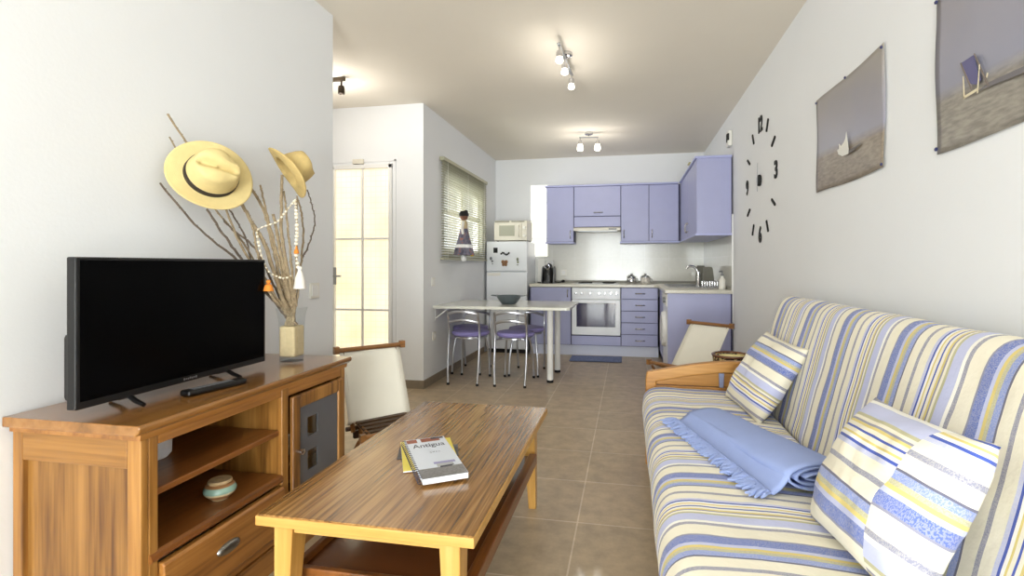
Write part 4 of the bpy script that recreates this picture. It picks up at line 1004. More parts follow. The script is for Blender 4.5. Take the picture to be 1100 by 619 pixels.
b = MB(); b.box(cx0+.045, cy0+.10, .228, cx0+.064, cy1-.115, .272); b.box(cx1-.064, cy0+.10, .228, cx1-.030, cy1-.115, .272); b.box(cx0+.064, cy0+.10, .228, cx1-.064, cy0+.119, .256); obj('shelf_rail', b, M['pine_dark'], t, world=True, bevel=.003)

# books
BC = Vector((-.655, 1.655, ct)); 
def bookM(c, z, rz): return Matrix.Translation((c[0], c[1], z)) @ Matrix.Rotation(rz, 4, 'Z')
# near edge of the guidebook runs (-.621,1.43)->(-.505,1.513)
rzb = math.radians(33)
W, Hh = .150, .362
cM = bookM((-.649,1.617), ct+.0083, rzb)
z0 = .0
t = thing('leaflet', 'dark leaflet lying lowest, mostly hidden under the yellow booklet', 'leaflet', (-.665,1.68,ct), 0, 'books on the coffee table')
b = MB(); b.box(-.105,-.055,.0005,.105,.055,.003); b.xf(bookM((-.702,1.709),ct,math.radians(21))); obj('sheet', b, mat('dark_leaflet_print',(74,70,72),.5,var=.4,vscale=50), t, world=True)
t = thing('yellow_booklet', 'yellow booklet half hidden under the spiral guidebook', 'book', (-.665,1.66,ct+.003), 0, 'books on the coffee table')
Mx = bookM((-.690,1.682), ct+.0033, math.radians(27)); b = MB(); b.box(-.092,-.140,0,.092,.140,.004); b.xf(Mx); obj('pages', b, M['paper'], t, world=True)
b = MB(); b.box(-.092,-.140,.004,.092,.140,.0048); b.xf(Mx); obj('cover', b, M['yellowbk'], t, world=True, bevel=.0004)
t = thing('spiral_guidebook', 'spiral-bound guidebook reading Antigua on top of the yellow booklet', 'book', (-.637,1.600,ct+.008), 0, 'books on the coffee table')
b = MB(); b.box(-W/2+.010,-Hh/2,.0004,W/2,Hh/2,.0165); b.xf(cM); obj('pages', b, M['paper'], t, world=True)
b = MB(); b.box(-W/2+.004,-Hh/2-.001,.0168,W/2+.001,Hh/2+.001,.0176,0)
b.box(-W/2+.008,-Hh/2,.0176,W/2,-Hh/2+.075,.0179,1)            # grey photo strip at the foot
b.box(-W/2+.012,Hh/2-.040,.0176,W/2-.020,Hh/2-.004,.0179,2)      # row of small pictures at the head
b.box(-W/2+.048,Hh/2-.040,.0179,-W/2+.062,Hh/2-.004,.0181,0); b.box(-W/2+.100,Hh/2-.020,.0179,W/2-.004,Hh/2-.003,.0181,3)
b.box(-.004,-Hh/2+.078,.0176,.050,-Hh/2+.104,.0180,5); b.box(-.010,-Hh/2+.104,.0176,.060,-Hh/2+.120,.0180,4)   # pale building and its roof
b.prism([(.002,-Hh/2+.070),(.04,-Hh/2+.072),(.05,-Hh/2+.084),(.005,-Hh/2+.082)], .0180, .0182, 'xy', 3)
b.text('Antigua', .035, Matrix.Translation((.006,Hh/2-.078,.0179)) @ Matrix.Diagonal((1,1.55,1,1)), 3, offset=.0003, xs=1.05)
b.text('G M R C', .010, Matrix.Translation((.014,.030,.0179)) @ Matrix.Diagonal((1,1.5,1,1)), 3)
b.xf(cM)
obj('front_cover', b, [M['cover'],M['coverlow'],M['red'],M['ink'],mat('roof_lilac',(150,146,190),.5),mat('wall_print_grey',(178,180,182),.5)], t, world=True, recalc=False)
b = MB()
for k in range(22):
    y = -Hh/2+.012+k*(Hh-.024)/21
    b.tube([( -W/2+.004+.0095*math.cos(a*PI/7), y+.0008*a/14, .0095+.0105*math.sin(a*PI/7)) for a in range(15)], .0011, 6)
b.xf(cM); obj('spiral_binding', b, M['ink'], t, world=True, smooth=True)

# ------------------------------------------------------------------ television cabinet
t = thing('tv_cabinet', 'honey pine television cabinet along the left wall', 'cabinet', (-1.48, 1.61, 0))
FX = -1.268; y0, y1 = 1.122, 2.105; BX = -1.70
def tb(name, boxes, m, bev=.003, parent=None, label=None):
    b = MB()
    for q in boxes: b.box(*q)
    return obj(name, b, M[m], parent or t, world=True, bevel=bev, label=label)
b = MB(); b.prism([(BX-.002,.672),(FX+.008,.672),(FX+.020,.682),(FX+.022,.694),(FX+.016,.70),(BX-.002,.70)], 1.098, 2.128, 'xz'); obj('cabinet_top', b, M['pine_top'], t, world=True, bevel=.003)
b = MB(); b.prism([(BX,.655),(FX+.004,.655),(FX+.006,.668),(FX+.006,.6715),(BX,.6715)], 1.115, 2.112, 'xz'); obj('top_moulding', b, M['pine_y'], t, world=True)
# end panels: frame-and-panel
tb('side_stile', [(BX,y0,.0,BX+.035,y0+.022,.6545)], 'pine_v'); tb('side_stile', [(FX-.045,y0,.0,FX-.001,y0+.022,.6545)], 'pine_v')
tb('side_rail', [(BX+.0352,y0,.575,FX-.0452,y0+.022,.6545)], 'pine_x'); tb('side_rail', [(BX+.0352,y0,.0,FX-.0452,y0+.022,.09)], 'pine_x')
tb('side_panel', [(BX+.03,y0+.014,.085,FX-.04,y0+.0215,.58)], 'pine_p', 0)
tb('far_side_panel', [(BX,y1-.022,.0,FX-.001,y1,.6545)], 'pine_v')
tb('back_panel', [(BX,y0+.022,.10,BX+.006,y1-.022,.6545)], 'pine_v', 0)
tb('stile', [(FX-.022,y0+.0225,.10,FX,1.172,.6545)], 'pine_v'); tb('stile', [(FX-.022,1.676,.10,FX+.002,1.712,.6545)], 'pine_v'); tb('stile', [(FX-.022,2.068,.10,FX,y1-.0225,.6545)], 'pine_v')
tb('top_rail', [(FX-.022,1.1725,.628,FX,1.6755,.6545),(FX-.022,1.7125,.622,FX,2.0675,.6545)], 'pine_y')
tb('divider', [(BX+.007,1.684,.10,FX-.0225,1.704,.6545)], 'pine_v')
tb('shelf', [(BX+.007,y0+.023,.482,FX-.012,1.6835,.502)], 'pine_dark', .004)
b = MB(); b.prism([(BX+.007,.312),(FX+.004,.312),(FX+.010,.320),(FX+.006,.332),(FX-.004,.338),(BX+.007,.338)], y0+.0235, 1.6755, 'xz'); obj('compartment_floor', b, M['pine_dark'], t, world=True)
b = MB(); b.prism([(FX-.012,.128),(FX+.010,.128),(FX+.016,.136),(FX+.016,.290),(FX+.010,.298),(FX-.012,.298)], 1.176, 1.672, 'xz'); dr = obj('drawer', b, M['pine_y'], t, world=True, bevel=.004)
b = MB(); k=len(b.v); b.sheet(28, 8, lambda u,v: (.046*math.cos(2*PI*u)*math.cos(PI/2*v), .019*math.sin(2*PI*u)*math.cos(PI/2*v), .017*math.sin(PI/2*v)), cu=True); b.xf(frame((FX+.016,1.402,.222),(0,1,0),(0,0,1),(1,0,0)),k); obj('cup_handle', b, mat('pewter',(150,150,146),.3,metal=1), dr, world=True, smooth=True, recalc=False, label='silver shell-shaped handle')
tb('base_rail', [(FX-.022,1.1725,.098,FX,1.6755,.124)], 'pine_y')
b = MB(); b.prism([(FX-.03,0),(FX-.006,0),(FX-.006,.075),(FX+.008,.085),(FX+.008,.097),(FX-.03,.097)], y0+.0225, y1-.0225, 'xz'); obj('plinth', b, M['pine_y'], t, world=True)
# glazed door
dd = obj('door', (lambda b: (b.box(FX+.003,1.715,.11,FX+.021,1.758,.618), b.box(FX+.003,2.022,.11,FX+.021,2.066,.618), b.box(FX+.003,1.7582,.565,FX+.021,2.0218,.618), b.box(FX+.003,1.7582,.11,FX+.021,2.0218,.165), b)[-1])(MB()), M['pine_v'], t, world=True, bevel=.005)
b = MB()
ya, yb, za, zb = 1.752, 2.028, .16, .57
ys = [ya, 1.865, 1.93, yb]; zz = [za, .215, .275, .34, .40, .47, zb]
# frosted pane with two clear squares left open
sq = [(1.812,1.877,.302,.378),(1.812,1.877,.436,.512)]
yc = sorted({ya,1.812,1.877,yb}); zc = sorted({za,.302,.378,.436,.512,zb})
for i in range(len(yc)-1):
    for j in range(len(zc)-1):
        cy_, cz_ = (yc[i]+yc[i+1])/2, (zc[j]+zc[j+1])/2
        if any(a<cy_<b_ and c<cz_<d for a,b_,c,d in sq): continue
        b.box(FX+.008, yc[i], zc[j], FX+.013, yc[i+1], zc[j+1])
obj('frosted_pane', b, M['frost'], dd, world=True)
for (a,b_,c,d) in sq:
    b = MB(); b.box(FX+.0095, a, c, FX+.0115, b_, d); obj('clear_square', b, M['glass'], dd, world=True)
b = MB(); k=len(b.v); b.lathe([(0,0),(.006,0),(.006,.012),(.013,.018),(.012,.026),(0,.029)], n=16); b.xf(frame((FX+.021,1.738,.405),(0,1,0),(0,0,1),(1,0,0)),k); obj('knob', b, M['chrome'], dd, world=True, smooth=True)
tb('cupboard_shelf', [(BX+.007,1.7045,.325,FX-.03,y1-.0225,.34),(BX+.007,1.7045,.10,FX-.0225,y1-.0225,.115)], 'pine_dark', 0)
# things in the cabinet
b = MB(); b.lathe([(0,0),(.05,0),(.075,.02),(.082,.05),(.076,.052),(.05,.015),(0,.01)], (-1.37,1.90,.3405), 24); tag(obj('glass_dish', b, M['paper'], smooth=True), 'white dish seen through the lower clear square of the cabinet door', 'dish')
b = MB(); b.lathe([(0,0),(.042,0),(.052,.012),(.054,.085),(.049,.085),(.046,.012),(0,.010)], (-1.50,1.365,.5025), 28); tag(obj('white_cup', b, M['paper'], smooth=True), 'white cup on the upper shelf of the television cabinet', 'cup')
t2 = thing('ceramic_pot', 'small glazed pot with pale green bands on the cabinet lower shelf', 'pot', (-1.345,1.47,.3385))
b = MB(); b.lathe([(0,0),(.026,0),(.030,.005),(.046,.020),(.049,.027),(.049,.034),(.044,.046),(.034,.053),(.031,.053),(.030,.046),(0,.044)], (-1.345,1.47,.3385), 32)
for i,f in enumerate(b.f):
    z = sum(b.v[j].z for j in f)/len(f)-.3385
    b.m[i] = 1 if .028 <= z <= .046 else (2 if .006 < z < .020 or z > .047 else 0)
obj('pot', b, [M['ceramic'],M['teal'],M['brownglaze']], t2, world=True, smooth=True)
b = MB(); b.lathe([(0,.0532),(.035,.0534),(.037,.058),(.033,.064),(.024,.062),(.010,.066),(0,.066)], (-1.345,1.47,.3385), 28); obj('lid', b, M['brownlid'], t2, world=True, smooth=True)
b = MB(); b.lathe([(0,0),(.03,0),(.045,.025),(.04,.05),(.02,.06),(0,.06)], (-1.33,1.172,.3385), 20); tag(obj('ceramic_jar', b, M['teal'], smooth=True), 'green jar hidden behind the left stile on the lower shelf', 'jar') if False else None

# ------------------------------------------------------------------ television
t = thing('television', 'flat black television on the pine cabinet', 'television', (-1.5, 1.478, .70))
TF = -1.47
b = MB(); b.box(TF-.032,1.113,.724,TF,1.843,1.143); obj('bezel', b, M['black'], t, world=True, bevel=.004)
b = MB(); b.box(TF-.001,1.124,.745,TF+.0012,1.832,1.134); obj('screen', b, M['screen'], t, world=True)
b = MB(); b.box(TF-.085,1.14,.735,TF-.0325,1.815,.93); obj('rear_housing', b, M['blackm'], t, world=True, bevel=.015)
for yy in (1.275, 1.655):
    b = MB(); b.tube([(TF-.016,yy,.726),(TF+.02,yy-.01,.714),(TF+.062,yy-.02,.7065)], [.008,.0075,.006], 8); b.tube([(TF-.016,yy,.726),(TF-.06,yy+.008,.714),(TF-.10,yy+.014,.7065)], [.008,.0075,.006], 8); b.tube([(TF-.016,yy,.74),(TF-.016,yy,.722)], .012, 8); obj('foot', b, M['black'], t, world=True, smooth=True)
b = MB()
for k in range(7): b.box(TF+.0002,1.452+k*.008,.7315+(.001 if k%2 else 0),TF+.0012,1.457+k*.008,.7385-(.0015 if k%3 else 0))
obj('maker_mark', b, M['steel'], t, world=True)
t = thing('remote_control', 'black remote control lying in front of the television', 'remote control', (-1.36,1.475,.70))
Mx = frame((-1.367,1.474,.7005), (.20,.98,0), (-.98,.20,0), (0,0,1)); b = MB(); b.box(-.105,-.024,0,.105,.024,.020); b.xf(Mx); obj('case', b, M['black'], t, world=True, bevel=.008, seg=3)
b = MB()
for i in range(9):
    for j in range(3): b.box(-.08+i*.016,-.014+j*.010,.0195,-.072+i*.016,-.008+j*.010,.0215)
b.xf(Mx); obj('buttons', b, M['grey'], t, world=True)

# ------------------------------------------------------------------ vase with branches, hats, garland
VX, VY, VZ = -1.452, 1.985, .70
t = thing('glass_vase', 'clear flared glass vase with beige filling on the cabinet', 'vase', (VX,VY,VZ))
b = MB()
def vase(u, v):
    w = 2*PI*u; z = .235*v; r = .041+.006*v+.018*max(0,v-.75)**1.5*8*.5
    q = 5
    c, s_ = math.cos(w), math.sin(w); k = (abs(c)**q+abs(s_)**q)**(-1/q)
    return (VX+r*k*c*.95, VY+r*k*s_*.95, VZ+z)
b.sheet(40, 14, vase, cu=True); b.face(list(range(0, 40*14, 14))[::-1])
obj('glass_body', b, M['glass'], t, world=True, smooth=True)
b = MB(); b.box(VX-.037,VY-.037,VZ+.022,VX+.037,VY+.037,VZ+.155); obj('filling', b, M['sand'], t, world=True, bevel=.008, label='beige filling inside the glass')
b = MB(); b.box(VX-.038,VY-.038,VZ+.0005,VX+.038,VY+.038,VZ+.020); obj('glass_base', b, M['glass'], t, world=True, bevel=.006)
branches = [
 ([(-1.47, 1.881, 0.991), (-1.55, 1.818, 1.178), (-1.64, 1.772, 1.422), (-1.665, 1.576, 1.679)], 0.006,'bark','dried branch reaching highest, its tip above the wide straw hat'),
 ([(-1.48, 1.882, 1.014), (-1.57, 1.841, 1.209), (-1.66, 1.715, 1.414), (-1.67, 1.589, 1.597)], 0.0045,'bark','dried twig whose tip shows left of the highest one, above the wide hat'),
 ([(-1.48, 1.882, 0.983), (-1.56, 1.799, 1.135), (-1.62, 1.674, 1.257), (-1.66, 1.541, 1.416)], 0.0055,'barkd','dark branch curving lowest to the left, under the wide hat'),
 ([(-1.49, 1.884, 0.999), (-1.56, 1.829, 1.132), (-1.61, 1.777, 1.245), (-1.645, 1.731, 1.342)], 0.0065,'barkd','dark stick rising to the middle underside of the wide hat'),
 ([(-1.5, 1.874, 1.062), (-1.54, 1.853, 1.132), (-1.58, 1.853, 1.249), (-1.63, 1.833, 1.353)], 0.0045,'barkd','thin dark twig bending under the right side of the wide hat'),
 ([(-1.49, 1.918, 1.037), (-1.54, 1.869, 1.191), (-1.59, 1.803, 1.265), (-1.64, 1.772, 1.343)], 0.005,'barkd','grey-brown twig crossing low beneath the wide hat'),
 ([(-1.455, 1.937, 0.96), (-1.47, 1.91, 1.061), (-1.5, 1.863, 1.225), (-1.53, 1.841, 1.294), (-1.56, 1.799, 1.394)], 0.01,'bark','thickest pale branch, touching the right edge of the wide hat'),
 ([(-1.46, 1.944, 0.939), (-1.47, 1.87, 1.023), (-1.49, 1.84, 1.109), (-1.51, 1.838, 1.209), (-1.53, 1.835, 1.301)], 0.006,'bark','rough branch with beads hanging along it, next to the television corner'),
 ([(-1.46, 1.962, 0.97), (-1.475, 1.928, 1.092), (-1.5, 1.914, 1.24), (-1.52, 1.899, 1.346), (-1.56, 1.866, 1.453)], 0.008,'bark','long pale branch with its tip just right of the wide hat'),
 ([(-1.455, 1.961, 0.978), (-1.465, 1.932, 1.1), (-1.49, 1.918, 1.228), (-1.51, 1.898, 1.346), (-1.53, 1.889, 1.46)], 0.006,'bark','thin pale branch with its tip halfway between the two hats'),
 ([(-1.45, 1.967, 0.97), (-1.46, 1.944, 1.1), (-1.48, 1.934, 1.229), (-1.5, 1.931, 1.341)], 0.009,'bark','short thick branch ending well below the small hat'),
 ([(-1.445, 1.979, 0.969), (-1.45, 1.954, 1.1), (-1.46, 1.932, 1.24), (-1.47, 1.939, 1.349), (-1.48, 1.958, 1.514)], 0.009,'bark','thick branch standing straight up under the small hat'),
 ([(-1.44, 1.978, 0.969), (-1.44, 1.972, 1.08), (-1.45, 1.967, 1.214), (-1.46, 1.962, 1.323), (-1.475, 1.964, 1.445)], 0.006,'bark','thin branch just right of the thick upright one'),
 ([(-1.435, 1.984, 0.969), (-1.43, 1.983, 1.1), (-1.43, 1.989, 1.264), (-1.45, 2.017, 1.415)], 0.006,'bark','branch carrying the shell beads below the small hat brim'),
 ([(-1.435, 1.996, 0.968), (-1.43, 2.015, 1.12), (-1.44, 2.049, 1.259), (-1.45, 2.05, 1.344), (-1.465, 2.038, 1.435)], 0.0055,'bark','slender branch right of the beads, ending at the small hat brim'),
 ([(-1.44, 2.01, 1.017), (-1.44, 2.036, 1.141), (-1.45, 2.111, 1.228), (-1.465, 2.169, 1.329), (-1.475, 2.162, 1.408), (-1.49, 2.148, 1.477)], 0.004,'barkd','thin twig bowing furthest right of the bunch'),
]
for i,(pts, r, bk, lab) in enumerate(branches):
    rnd = random.Random(i)
    a = 2*PI*i/16; base = Vector((VX+.022*math.cos(a), VY+.022*math.sin(a), VZ+.157)); neck = Vector((VX+.6*(pts[0][0]-VX), VY+.35*(pts[0][1]-VY), VZ+.225))
    P = bez([base, neck]+[Vector(p) for p in pts], 7)
    P = [p + Vector((rnd.uniform(-1,1),rnd.uniform(-1,1),rnd.uniform(-1,1)))*.0022*(k>2) for k,p in enumerate(P)]
    n = len(P); rr = [r*(1-.42*k/n)*(1+.18*rnd.random()) for k in range(n)]
    b = MB(); b.tube(P, rr, 7)
    for k in range(3, n-1):
        for _ in range(2):
            d = Vector((rnd.uniform(-1,1),rnd.uniform(-1,1),rnd.uniform(-.2,1))).normalized(); q = P[k].lerp(P[k+1], rnd.random())
            b.tube([q, q+d*(rr[k]+.0035)], [.0022,.0008], 4)
    tag(obj('dried_branch', b, M[bk], smooth=True), lab, 'branch', 'dried branches in the glass vase')

def hat(label, O, axis, side, rb, oval, ch, m, curl=.0, seed=0, scale=1.0):
    """straw hat; local z is the crown axis, y the long (front-back) axis"""
    z = Vector(axis).normalized(); y = Vector(side); y = (y - z*y.dot(z)).normalized(); x = y.cross(z)
    t = thing('straw_hat', label, 'hat', O)
    rc = rb*.60
    def pt(r, w, h):
        X = r*math.cos(w); Y = r*math.sin(w)*oval
        return Vector((X, Y, h))
    b = MB(); nw = 48
    prof = []
    for i in range(9):
        q = i/8; r = rb*(1-q)+rc*q; prof.append(('b', r, curl*((r-rc)/(rb-rc))**2))
    for i in range(1, 9):
        q = i/8; prof.append(('c', rc*(1-.20*q**1.5), ch*q))
    for i in range(1, 7):
        q = i/6; prof.append(('t', rc*.80*(1-q), ch*(1+.10*math.sin(q*PI/2))))
    def hfn(u, v):
        i = min(int(v*(len(prof)-1)+.5), len(prof)-1); kd, r, h = prof[i]; w = 2*PI*u
        if kd == 'b': h = h*(abs(math.cos(w))**2*1.0) - .25*curl*(abs(math.sin(w))**3)*((r-rc)/(rb-rc))
        p = pt(max(r,.0008), w, h)
        if kd in 'ct' and h > ch*.45:
            k = min(1,(h-ch*.45)/(ch*.55))
            # centre crease and two front pinches
            p.z -= .34*ch*k*math.exp(-(p.x/(rc*.20))**2)*(1 if abs(p.y) < rc*.85 else .5)
            for s_ in (-1,1):
                dd_ = ((p.x-s_*rc*.62)/(rc*.30))**2 + ((p.y-rc*.55)/(rc*.45))**2
                p.x -= s_*.16*rc*k*math.exp(-dd_); p.z -= .10*ch*k*math.exp(-dd_)
        return p
    b.sheet(nw, len(prof), hfn, cu=True); b.xf(frame(O, x, y, z))
    body = obj('straw_body', b, m, t, world=True, smooth=True, recalc=False, ang=180)
    sm = body.modifiers.new('Solid','SOLIDIFY'); sm.thickness = .003; sm.offset = 0
    b = MB()
    def bd(u, v):
        w = 2*PI*u; return pt(rc*(1.018-.02*v), w, .002+ch*.24*v)
    b.sheet(nw, 3, bd, cu=True); b.xf(frame(O, x, y, z)); rb_ = obj('hat_band', b, M['ribbon'], t, world=True, smooth=True, recalc=False)
    sm = rb_.modifiers.new('Solid','SOLIDIFY'); sm.thickness = .003; sm.offset = 0
    return t
hat('wide-brimmed pale straw hat with black band hanging on the left branches', (-1.570,1.672,1.461), (.82,-.50,.26), (.30,.32,-.90) if False else (.52,.80,-.22), .138, 1.08, .108, M['straw'], curl=.016)
hat('small golden straw hat tipped sideways on the right branches', (-1.455,1.958,1.522), (.55,.58,.56), (-.45,.30,.83) if False else (.30,.60,-.74), .113, 1.08, .100, M['straw2'], curl=.02)

t = thing('bead_garland', 'shell bead garland with orange and white tassels wound round the branches', 'garland', (-1.44,2.03,1.1))
gpts = bez([(-1.435, 1.984, 1.406), (-1.44, 1.935, 1.356), (-1.455, 1.896, 1.305), (-1.48, 1.866, 1.287), (-1.5, 1.841, 1.27), (-1.505, 1.837, 1.255), (-1.49, 1.834, 1.193), (-1.475, 1.837, 1.136), (-1.46, 1.851, 1.093), (-1.445, 1.883, 1.073), (-1.435, 1.916, 1.065), (-1.425, 1.945, 1.076)], 9)
b = MB(); rnd = random.Random(2)
acc = 1.0
for k in range(1, len(gpts)):
    acc += (gpts[k]-gpts[k-1]).length
    if acc > .0155: b.ball(gpts[k], .0040+.003*rnd.random(), 7, 5, sc=(1,1,.8)); acc = 0
g2 = bez([(-1.435, 1.984, 1.406), (-1.42, 1.972, 1.336), (-1.415, 1.969, 1.262), (-1.415, 1.962, 1.189), (-1.415, 1.975, 1.112)], 9)
for k in range(0, len(g2), 2): b.ball(g2[k], .005+.005*rnd.random(), 7, 5, sc=(1,1,.9))
obj('beads', b, M['shell'], t, world=True, smooth=True)
b = MB(); b.tube(gpts, .0012, 5); b.tube(g2, .0012, 5); obj('string', b, M['sand'], t, world=True)
def tassel(p, h, r, m, lab):
    b = MB(); b.lathe([(0,0),(r*.35,-.004),(r*.45,-.012),(r*.25,-.018),(r*.7,-h*.5),(r,-h),(r*.6,-h*1.02),(0,-h)], p, 20)
    obj('tassel', b, m, t, world=True, smooth=True, label=lab)
tassel((-1.405,1.974,1.118), .10, .026, M['yarn'], 'large white yarn tassel')
tassel((-1.455,1.842,1.062), .048, .020, M['orange'], 'orange tassel beside the television corner')
tassel((-1.408,1.955,1.205), .034, .011, M['orange'], 'small orange tassel higher up')

# ------------------------------------------------------------------ right wall: clock and posters
t = thing('wall_clock', 'large black stick-on wall clock with numerals and bars', 'clock', (XR,4.03,1.76))
CC = Vector((XR, 4.03, 1.755))
def WM(y, z, rot=0, off=0.0): return frame((XR-off, y, z), (0,-1,0), (0,0,1), (-1,0,0)) @ Matrix.Rotation(rot,4,'Z')
R_ = .412
for h in range(12):
    a = math.radians(30*h); y = CC.y - R_*math.sin(a); z = CC.z + R_*math.cos(a)
    b = MB()
    if h % 3 == 0:
        b.text(str(12 if h == 0 else h), .165, WM(y, z, 0, .004), 0, extrude=.003, offset=.0035, xs=1.0 if h else .85); obj('numeral', b, M['blackm'], t, world=True)
    else:
        b.box(-.008,-.046,.001,.008,.046,.010); b.xf(WM(y, z, -a)); obj('hour_bar', b, M['blackm'], t, world=True)
b = MB(); b.lathe([(0,.001),(.040,.001),(.043,.006),(.043,.016),(.036,.020),(0,.021)], n=24); b.xf(WM(CC.y, CC.z)); obj('hub', b, M['blackm'], t, world=True)
b = MB(); b.box(-.004,-.03,.022,.004,.13,.024); b.xf(WM(CC.y, CC.z, math.radians(-3))); b2=MB(); b2.box(-.004,-.02,.025,.004,.085,.027); b2.xf(WM(CC.y,CC.z,math.radians(-172)))
obj('hour_hand', b2, M['steel'], t, world=True); obj('minute_hand', b, M['steel'], t, world=True)

def poster_mat(name, sky_top, sky_low, sand, hz0, hz1, ya, yb, soft=.03):
    """printed beach photograph: plain sky over sand, meeting along a slanting line (object coordinates y,z)"""
    m, nt, bs = new_mat(name); N = nt.nodes; L = nt.links
    tc = N.new('ShaderNodeTexCoord'); sp = N.new('ShaderNodeSeparateXYZ'); L.new(tc.outputs['Object'], sp.inputs[0])
    mr = N.new('ShaderNodeMapRange'); mr.inputs[1].default_value = ya; mr.inputs[2].default_value = yb; mr.inputs[3].default_value = hz0; mr.inputs[4].default_value = hz1; L.new(sp.outputs[1], mr.inputs[0])
    sb = N.new('ShaderNodeMath'); sb.operation = 'SUBTRACT'; L.new(sp.outputs[2], sb.inputs[0]); L.new(mr.outputs[0], sb.inputs[1])
    m2 = N.new('ShaderNodeMapRange'); m2.inputs[1].default_value = -.012; m2.inputs[2].default_value = soft; L.new(sb.outputs[0], m2.inputs[0])
    m3 = N.new('ShaderNodeMapRange'); m3.inputs[1].default_value = 0; m3.inputs[2].default_value = .34; L.new(sb.outputs[0], m3.inputs[0])
    nz = N.new('ShaderNodeTexNoise'); nz.inputs['Scale'].default_value = 3.5; nz.inputs['Detail'].default_value = 4; L.new(tc.outputs['Object'], nz.inputs['Vector'])
    av = N.new('ShaderNodeMath'); av.operation = 'MULTIPLY_ADD'; av.inputs[1].default_value = .8; L.new(nz.outputs['Fac'], av.inputs[0]); 
    sb3 = N.new('ShaderNodeMath'); sb3.operation = 'SUBTRACT'; sb3.inputs[1].default_value = .4; L.new(m3.outputs[0], sb3.inputs[0]); L.new(sb3.outputs[0], av.inputs[2])
    mxs = N.new('ShaderNodeMix'); mxs.data_type = 'RGBA'; mxs.inputs[6].default_value = lin(sky_low); mxs.inputs[7].default_value = lin(sky_top); L.new(av.outputs[0], mxs.inputs['Factor'])
    mp = N.new('ShaderNodeMapping'); mp.inputs['Scale'].default_value = (40,22,90); mp.inputs['Rotation'].default_value = (math.radians(10),0,0); L.new(tc.outputs['Object'], mp.inputs['Vector'])
    n2 = N.new('ShaderNodeTexNoise'); n2.inputs['Scale'].default_value = 1; n2.inputs['Detail'].default_value = 5; L.new(mp.outputs[0], n2.inputs['Vector'])
    rs = N.new('ShaderNodeValToRGB'); rs.color_ramp.elements[0].position = .35; rs.color_ramp.elements[1].position = .65
    s_ = lin(sand); rs.color_ramp.elements[0].color = tuple(x*.74 for x in s_[:3])+(1,); rs.color_ramp.elements[1].color = tuple(min(1,x*1.18) for x in s_[:3])+(1,); L.new(n2.outputs['Fac'], rs.inputs['Fac'])
    mx = N.new('ShaderNodeMix'); mx.data_type = 'RGBA'; L.new(m2.outputs[0], mx.inputs['Factor']); L.new(rs.outputs['Color'], mx.inputs[6]); L.new(mxs.outputs[2], mx.inputs[7])
    L.new(mx.outputs[2], bs.inputs['Base Color']); bs.inputs['Roughness'].default_value = .35
    return m
def poster(label, ya, yb, z0, z1, m, seed):
    """ya far edge, yb near edge"""
    t = thing('beach_poster', label, 'poster', (XR,(ya+yb)/2,z0))
    def fn(u, v):
        y = ya+(yb-ya)*u; z = z0+(z1-z0)*v
        e = abs(2*u-1)
        bow = .004*math.sin(PI*2*v+seed)*e**4
        return (XR-.004-.004*(1+noise.noise((y*5+seed, z*5, 0)))*(.3+.7*e), y+bow, z+.004*math.sin(u*PI*2+seed)*abs(2*v-1))
    b = MB(); b.sheet(26, 22, fn); sh = obj('sheet', b, m, t, world=True, smooth=True, recalc=False)
    sm = sh.modifiers.new('Solid','SOLIDIFY'); sm.thickness = .0006
    return t, sh
m1 = poster_mat('boat_beach_print', (166,160,152), (146,146,164), (140,128,112), .182, .150, .345, -.345)
t, sh = poster('beach poster of a small white boat, pinned nearer the clock', 2.868, 2.156, 1.495, 1.975, m1, 1)
# the poster's object coordinates are relative to its Empty, so horizon heights above are measured from z0
def pm(y, z): return frame((XR-.0142, y, z), (0,-1,0), (0,0,1), (-1,0,0))
b = MB(); b.prism([(-.026,.012),(.038,.010),(.040,.03),(.017,.114),(.006,.085),(-.011,.072),(-.040,.062),(-.063,.078),(-.084,.052),(-.070,.03)], 0, .0008, 'xy', 0); b.prism([(.036,.010),(.096,.012),(.158,.027),(.158,.031),(.10,.026),(.042,.026)], -.0004, .0004, 'xy', 1); b.prism([(-.080,.050),(-.064,.056),(-.063,.074),(-.076,.064)], .0008, .0011, 'xy', 2)
b.xf(pm(2.50, 1.605)); obj('printed_boat', b, [mat('print_white',(232,230,222),.5),mat('print_shadow',(104,98,96),.5),mat('print_grey',(120,116,120),.5)], t, world=True)
def pins(t, pts, m):
    for (y, z) in pts:
        b = MB(); k=len(b.v); b.lathe([(0,0),(.006,0),(.006,.004),(.003,.006),(0,.006)], n=10); b.xf(frame((XR-.012, y, z), (0,-1,0), (0,0,1), (-1,0,0)),k); obj('pin', b, m, t, world=True)
pinm = mat('blue_pin', (46,52,96), .4)
pins(t, [(2.855,1.962),(2.50,1.966),(2.168,1.962),(2.168,1.510)], pinm)
m2 = poster_mat('deckchair_beach_print', (156,152,158), (140,142,160), (146,140,130), .165, .157, .35, -.35)
t, sh = poster('beach poster of a blue deckchair, pinned nearest the camera', 1.826, 1.126, 1.475, 1.967, m2, 4)
pins(t, [(1.815,1.955),(1.815,1.488)], pinm)
b = MB()
k=len(b.v)
b.prism([(-.036,.085),(.020,.087),(.030,.050),(.050,.006),(.030,-.001),(.006,.010),(-.012,.040)], 0, .0008, 'xy', 0)      # blue sling
b.prism([(-.040,.086),(-.035,.087),(.014,-.006),(.009,-.010)], .0008, .0014, 'xy', 1)
b.prism([(.019,.090),(.024,.090),(.082,-.020),(.076,-.022)], .0008, .0014, 'xy', 1)
b.prism([(.043,.050),(.047,.050),(.039,-.027),(.034,-.027)], .0014, .002, 'xy', 2); b.prism([(-.026,.042),(-.022,.042),(-.018,-.022),(-.023,-.022)], .0014, .002, 'xy', 2)
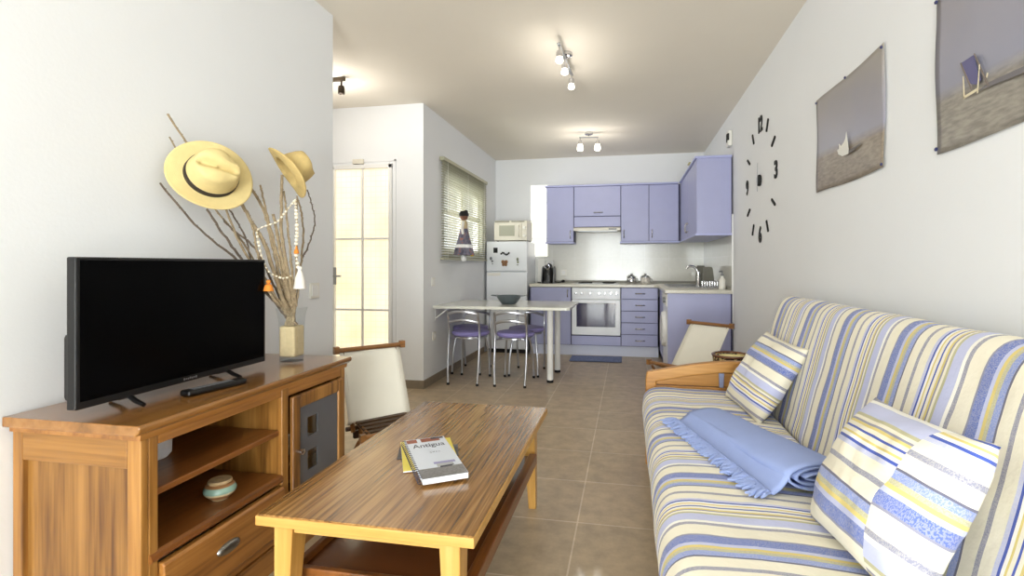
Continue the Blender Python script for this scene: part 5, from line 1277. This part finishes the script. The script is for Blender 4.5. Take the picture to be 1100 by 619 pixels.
b.prism([(-.024,-.017),(.038,-.012),(.038,-.020),(-.024,-.025)], .0014, .002, 'xy', 2)
b.prism([(.070,.006),(.074,.016),(.079,.013),(.074,.002)], .0008, .0014, 'xy', 2)
b.prism([(.030,-.022),(.085,-.024),(.20,-.032),(.30,-.036),(.30,-.020),(.20,-.016),(.085,-.012)], -.0004, .0004, 'xy', 3)
b.xf(pm(1.655, 1.628)); obj('printed_deckchair', b, [mat('print_navy',(92,90,132),.5),mat('print_wood_dark',(120,108,100),.5),mat('print_wood_pale',(222,210,178),.5),mat('print_shadow_grey',(112,108,112),.5)], t, world=True)

# ------------------------------------------------------------------ light, camera, world
w = bpy.data.worlds.new('World'); SC.world = w; w.use_nodes = True
bg = w.node_tree.nodes['Background']; bg.inputs[0].default_value = (1.0, 1.0, 1.0, 1); bg.inputs[1].default_value = 1.0
def area(name, loc, rot, sx, sy, power, col=(1,1,1)):
    l = bpy.data.lights.new(name, 'AREA'); l.shape = 'RECTANGLE'; l.size = sx; l.size_y = sy; l.energy = power; l.color = col
    o = bpy.data.objects.new(name, l); COL.objects.link(o); o.location = loc; o.rotation_euler = rot; return o
area('terrace_daylight', ((tx0+tx1)/2, YF-.15, 1.15), (math.radians(90),0,0), tx1-tx0, tz1-.05, 168, (.965,.985,1))
area('ceiling_fill', ((tx0+tx1)/2, YF-.75, .05), (math.radians(130),0,0), tx1-tx0, 1.2, 150, (1,.98,.95))  # unseen lamp added outside the terrace door, tilted up to brighten the ceiling
area('kitchen_window_daylight', (XK-.16, (wy0+wy1)/2, (wz0+wz1)/2), (0,math.radians(-90),0), wz1-wz0, wy1-wy0, 14, (1,.99,.95))
l = bpy.data.lights.new('hall_lamp', 'POINT'); l.energy = 8; l.shadow_soft_size = .1; l.color = (1,.95,.88)
o = bpy.data.objects.new('hall_lamp', l); COL.objects.link(o); o.location = (-2.3,3.6,2.3)

cam = bpy.data.cameras.new('Camera'); co = bpy.data.objects.new('Camera', cam); COL.objects.link(co)
cam.sensor_width = 36; cam.sensor_fit = 'HORIZONTAL'; cam.lens = 36*542.5/1100
cam.shift_x = -(571.2-550)/1100; cam.shift_y = -(309.5-285.07)/1100
cam.clip_start = .05
co.location = (0,0,1.12); co.rotation_euler = (math.radians(90),0,.18808)
SC.camera = co
SC.view_settings.view_transform = 'Standard'; SC.view_settings.look = 'None'; SC.view_settings.gamma = 1; SC.view_settings.use_curve_mapping = False
SC.view_settings.exposure = 0.38
